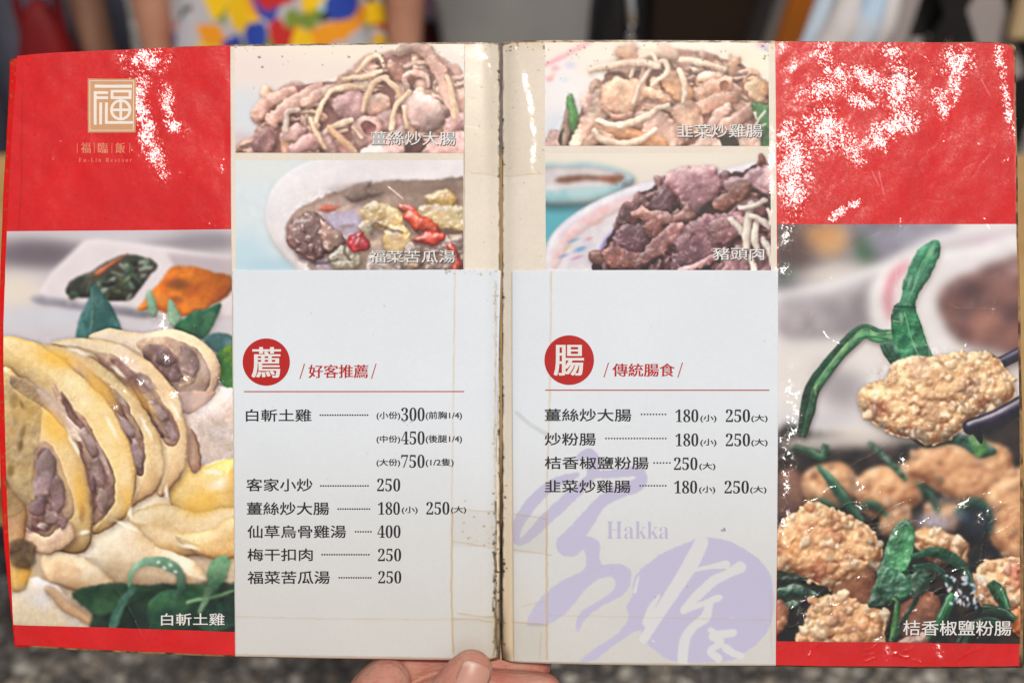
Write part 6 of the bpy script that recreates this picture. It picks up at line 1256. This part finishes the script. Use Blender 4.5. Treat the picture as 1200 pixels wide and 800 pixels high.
# bench with bags, boxes and cloth on it
M_DW = mat('dark_wood', lin((66, 46, 34)), .5, .4, col2=lin((50, 34, 26)), mscale=8)
be = empty('long_bench', (.62, 1.86, 0), label='dark wooden bench behind the table with bags and boxes on it', cat='bench')
boxes('seat', [(-.55, -.2, .41, .62, .2, .45)], M_DW, be)
for x in (-.5, .56):
    for y in (-.16, .16): boxes('leg', [(x - .025, y - .025, 0, x + .025, y + .025, .41)], M_DW, be)
BZ = .452
M_BLACK = mat('black_nylon', lin((11, 10, 11)), .6, .4, bump=.0015, bscale=60, col2=lin((20, 19, 21)), mscale=12)
M_STRAP = mat('grey_webbing', lin((160, 152, 150)), .8, .2, bump=.0005, bscale=300)
k1 = empty('hand_bag', (.172, 1.78, BZ), label='small black shoulder bag between the grey chair and the brown box', cat='bag')
sack('bag_body', (0, 0, 0), .05, .09, .25, M_BLACK, k1, 2, .2, .08)
bm = bmesh.new(); chain(bm, [Vector((.0, -.08, .30)), Vector((.012, -.10, .38)), Vector((.0, -.08, .47))], [.006, .008, .006], 10); me = bpy.data.meshes.new('zip_pull'); bm.to_mesh(me); bm.free(); link('zip_pull', me, mat('silver_metal', (.6, .6, .6, 1), .3, .5, metal=1), k1)
k2 = empty('storage_box', (.31, 1.86, BZ), label='dark brown box standing upright on the bench', cat='box')
boxes('box_body', [(-.09, -.12, 0, .09, .12, .48)], mat('dark_brown_card', lin((40, 27, 18)), .8, .2, col2=lin((30, 20, 13)), mscale=5), k2); boxes('lid', [(-.095, -.125, .48, .095, .125, .53)], mat('brown_lid', lin((44, 32, 22)), .8, .2), k2)
k3 = empty('cardboard_sheet', (.335, 1.70, BZ), label='orange-brown cardboard folder leaning beside the blue cloth', cat='folder')
cb = boxes('folder_cover', [(-.018, -.06, 0, .022, .06, .56)], mat('orange_card', lin((160, 90, 8)), .7, .3, col2=lin((124, 66, 6)), mscale=6), k3); cb.rotation_euler = (0, R(12), 0)
cb = boxes('white_edge', [(-.036, -.062, 0, -.019, .062, .55)], mat('pale_card', lin((96, 92, 88)), .8, .2), k3); cb.rotation_euler = (0, R(12), 0)
M_BLUE = mat('blue_cloth', lin((158, 196, 226)), .85, .2, col2=lin((186, 188, 192)), mscale=9, bump=.004, bscale=26)
k4 = empty('folded_cloth', (.49, 1.78, BZ), label='crumpled light blue and grey cloth hanging over its bundle', cat='cloth')
cl4 = sack('cloth_bundle', (0, 0, 0), .065, .10, .25, M_BLUE, k4, 7, .15, .5, 5)
for i, (x, y, rx) in enumerate(((-.05, -.10, .020), (-.018, -.12, .024), (.022, -.115, .022), (.052, -.09, .022))):
    bm = bmesh.new(); chain(bm, [Vector((x - .05, y, .26)), Vector((x - .015, y - .02, .33)), Vector((x + .02, y - .012, .39)), Vector((x + .045, y + .03, .47))], [rx * .7, rx, rx * 1.1, rx * .6], 14)
    me = bpy.data.meshes.new('cloth_fold'); bm.to_mesh(me); bm.free(); link('cloth_fold', me, [M_BLUE, mat('grey_rag', lin((196, 192, 192)), .85, .2, bump=.003, bscale=40)][i % 2], k4)
k5 = empty('backpack', (.715, 1.84, BZ), label='large black backpack with pale grey straps and patches on the bench', cat='bag')
sack('pack_body', (0, 0, 0), .17, .12, .29, M_BLACK, k5, 3, .15, .08, 5)
def strip(name, pts, wd, m, parent, th=.006):
    bm = bmesh.new()
    for a, b in zip(pts[:-1], pts[1:]):
        a, b = Vector(a), Vector(b); d = (b - a).normalized(); s = d.cross(Vector((0, -1, 0))).normalized() * wd; f = Vector((0, -th, 0))
        q = [bm.verts.new(p) for p in (a - s, a + s, b + s, b - s, a - s + f, a + s + f, b + s + f, b - s + f)]
        for ix in ((3, 2, 1, 0), (4, 5, 6, 7), (0, 1, 5, 4), (1, 2, 6, 5), (2, 3, 7, 6), (3, 0, 4, 7)): bm.faces.new([q[i] for i in ix])
    bmesh.ops.recalc_face_normals(bm, faces=bm.faces); me = bpy.data.meshes.new(name); bm.to_mesh(me); bm.free(); return link(name, me, m, parent, False)
strip('strap', [(-.115, -.132, .18), (-.125, -.130, .30), (-.10, -.126, .46)], .018, M_STRAP, k5); strip('strap', [(-.075, -.134, .24), (-.085, -.132, .36)], .010, M_STRAP, k5)
strip('patch', [(-.035, -.134, .20), (-.035, -.134, .365)], .032, M_STRAP, k5); strip('patch', [(.07, -.132, .29), (-.005, -.130, .44)], .030, M_STRAP, k5)
strip('cross_strap', [(.05, -.142, .24), (-.065, -.140, .46)], .016, M_BLACK, k5); strip('cross_strap', [(-.10, -.142, .24), (-.02, -.140, .44)], .014, M_BLACK, k5)
k6 = empty('paper_packet', (.80, 1.69, .815), label='small tan packet with a red corner tucked against the backpack', cat='packet')
boxes('packet_body', [(-.035, -.012, 0, .035, .012, .10)], mat('tan_paper', lin((190, 166, 128)), .8, .2), k6); boxes('red_corner', [(.002, -.0145, .01, .033, -.0128, .06)], mat('red_print', lin((180, 30, 26)), .7, .2), k6, .0003)
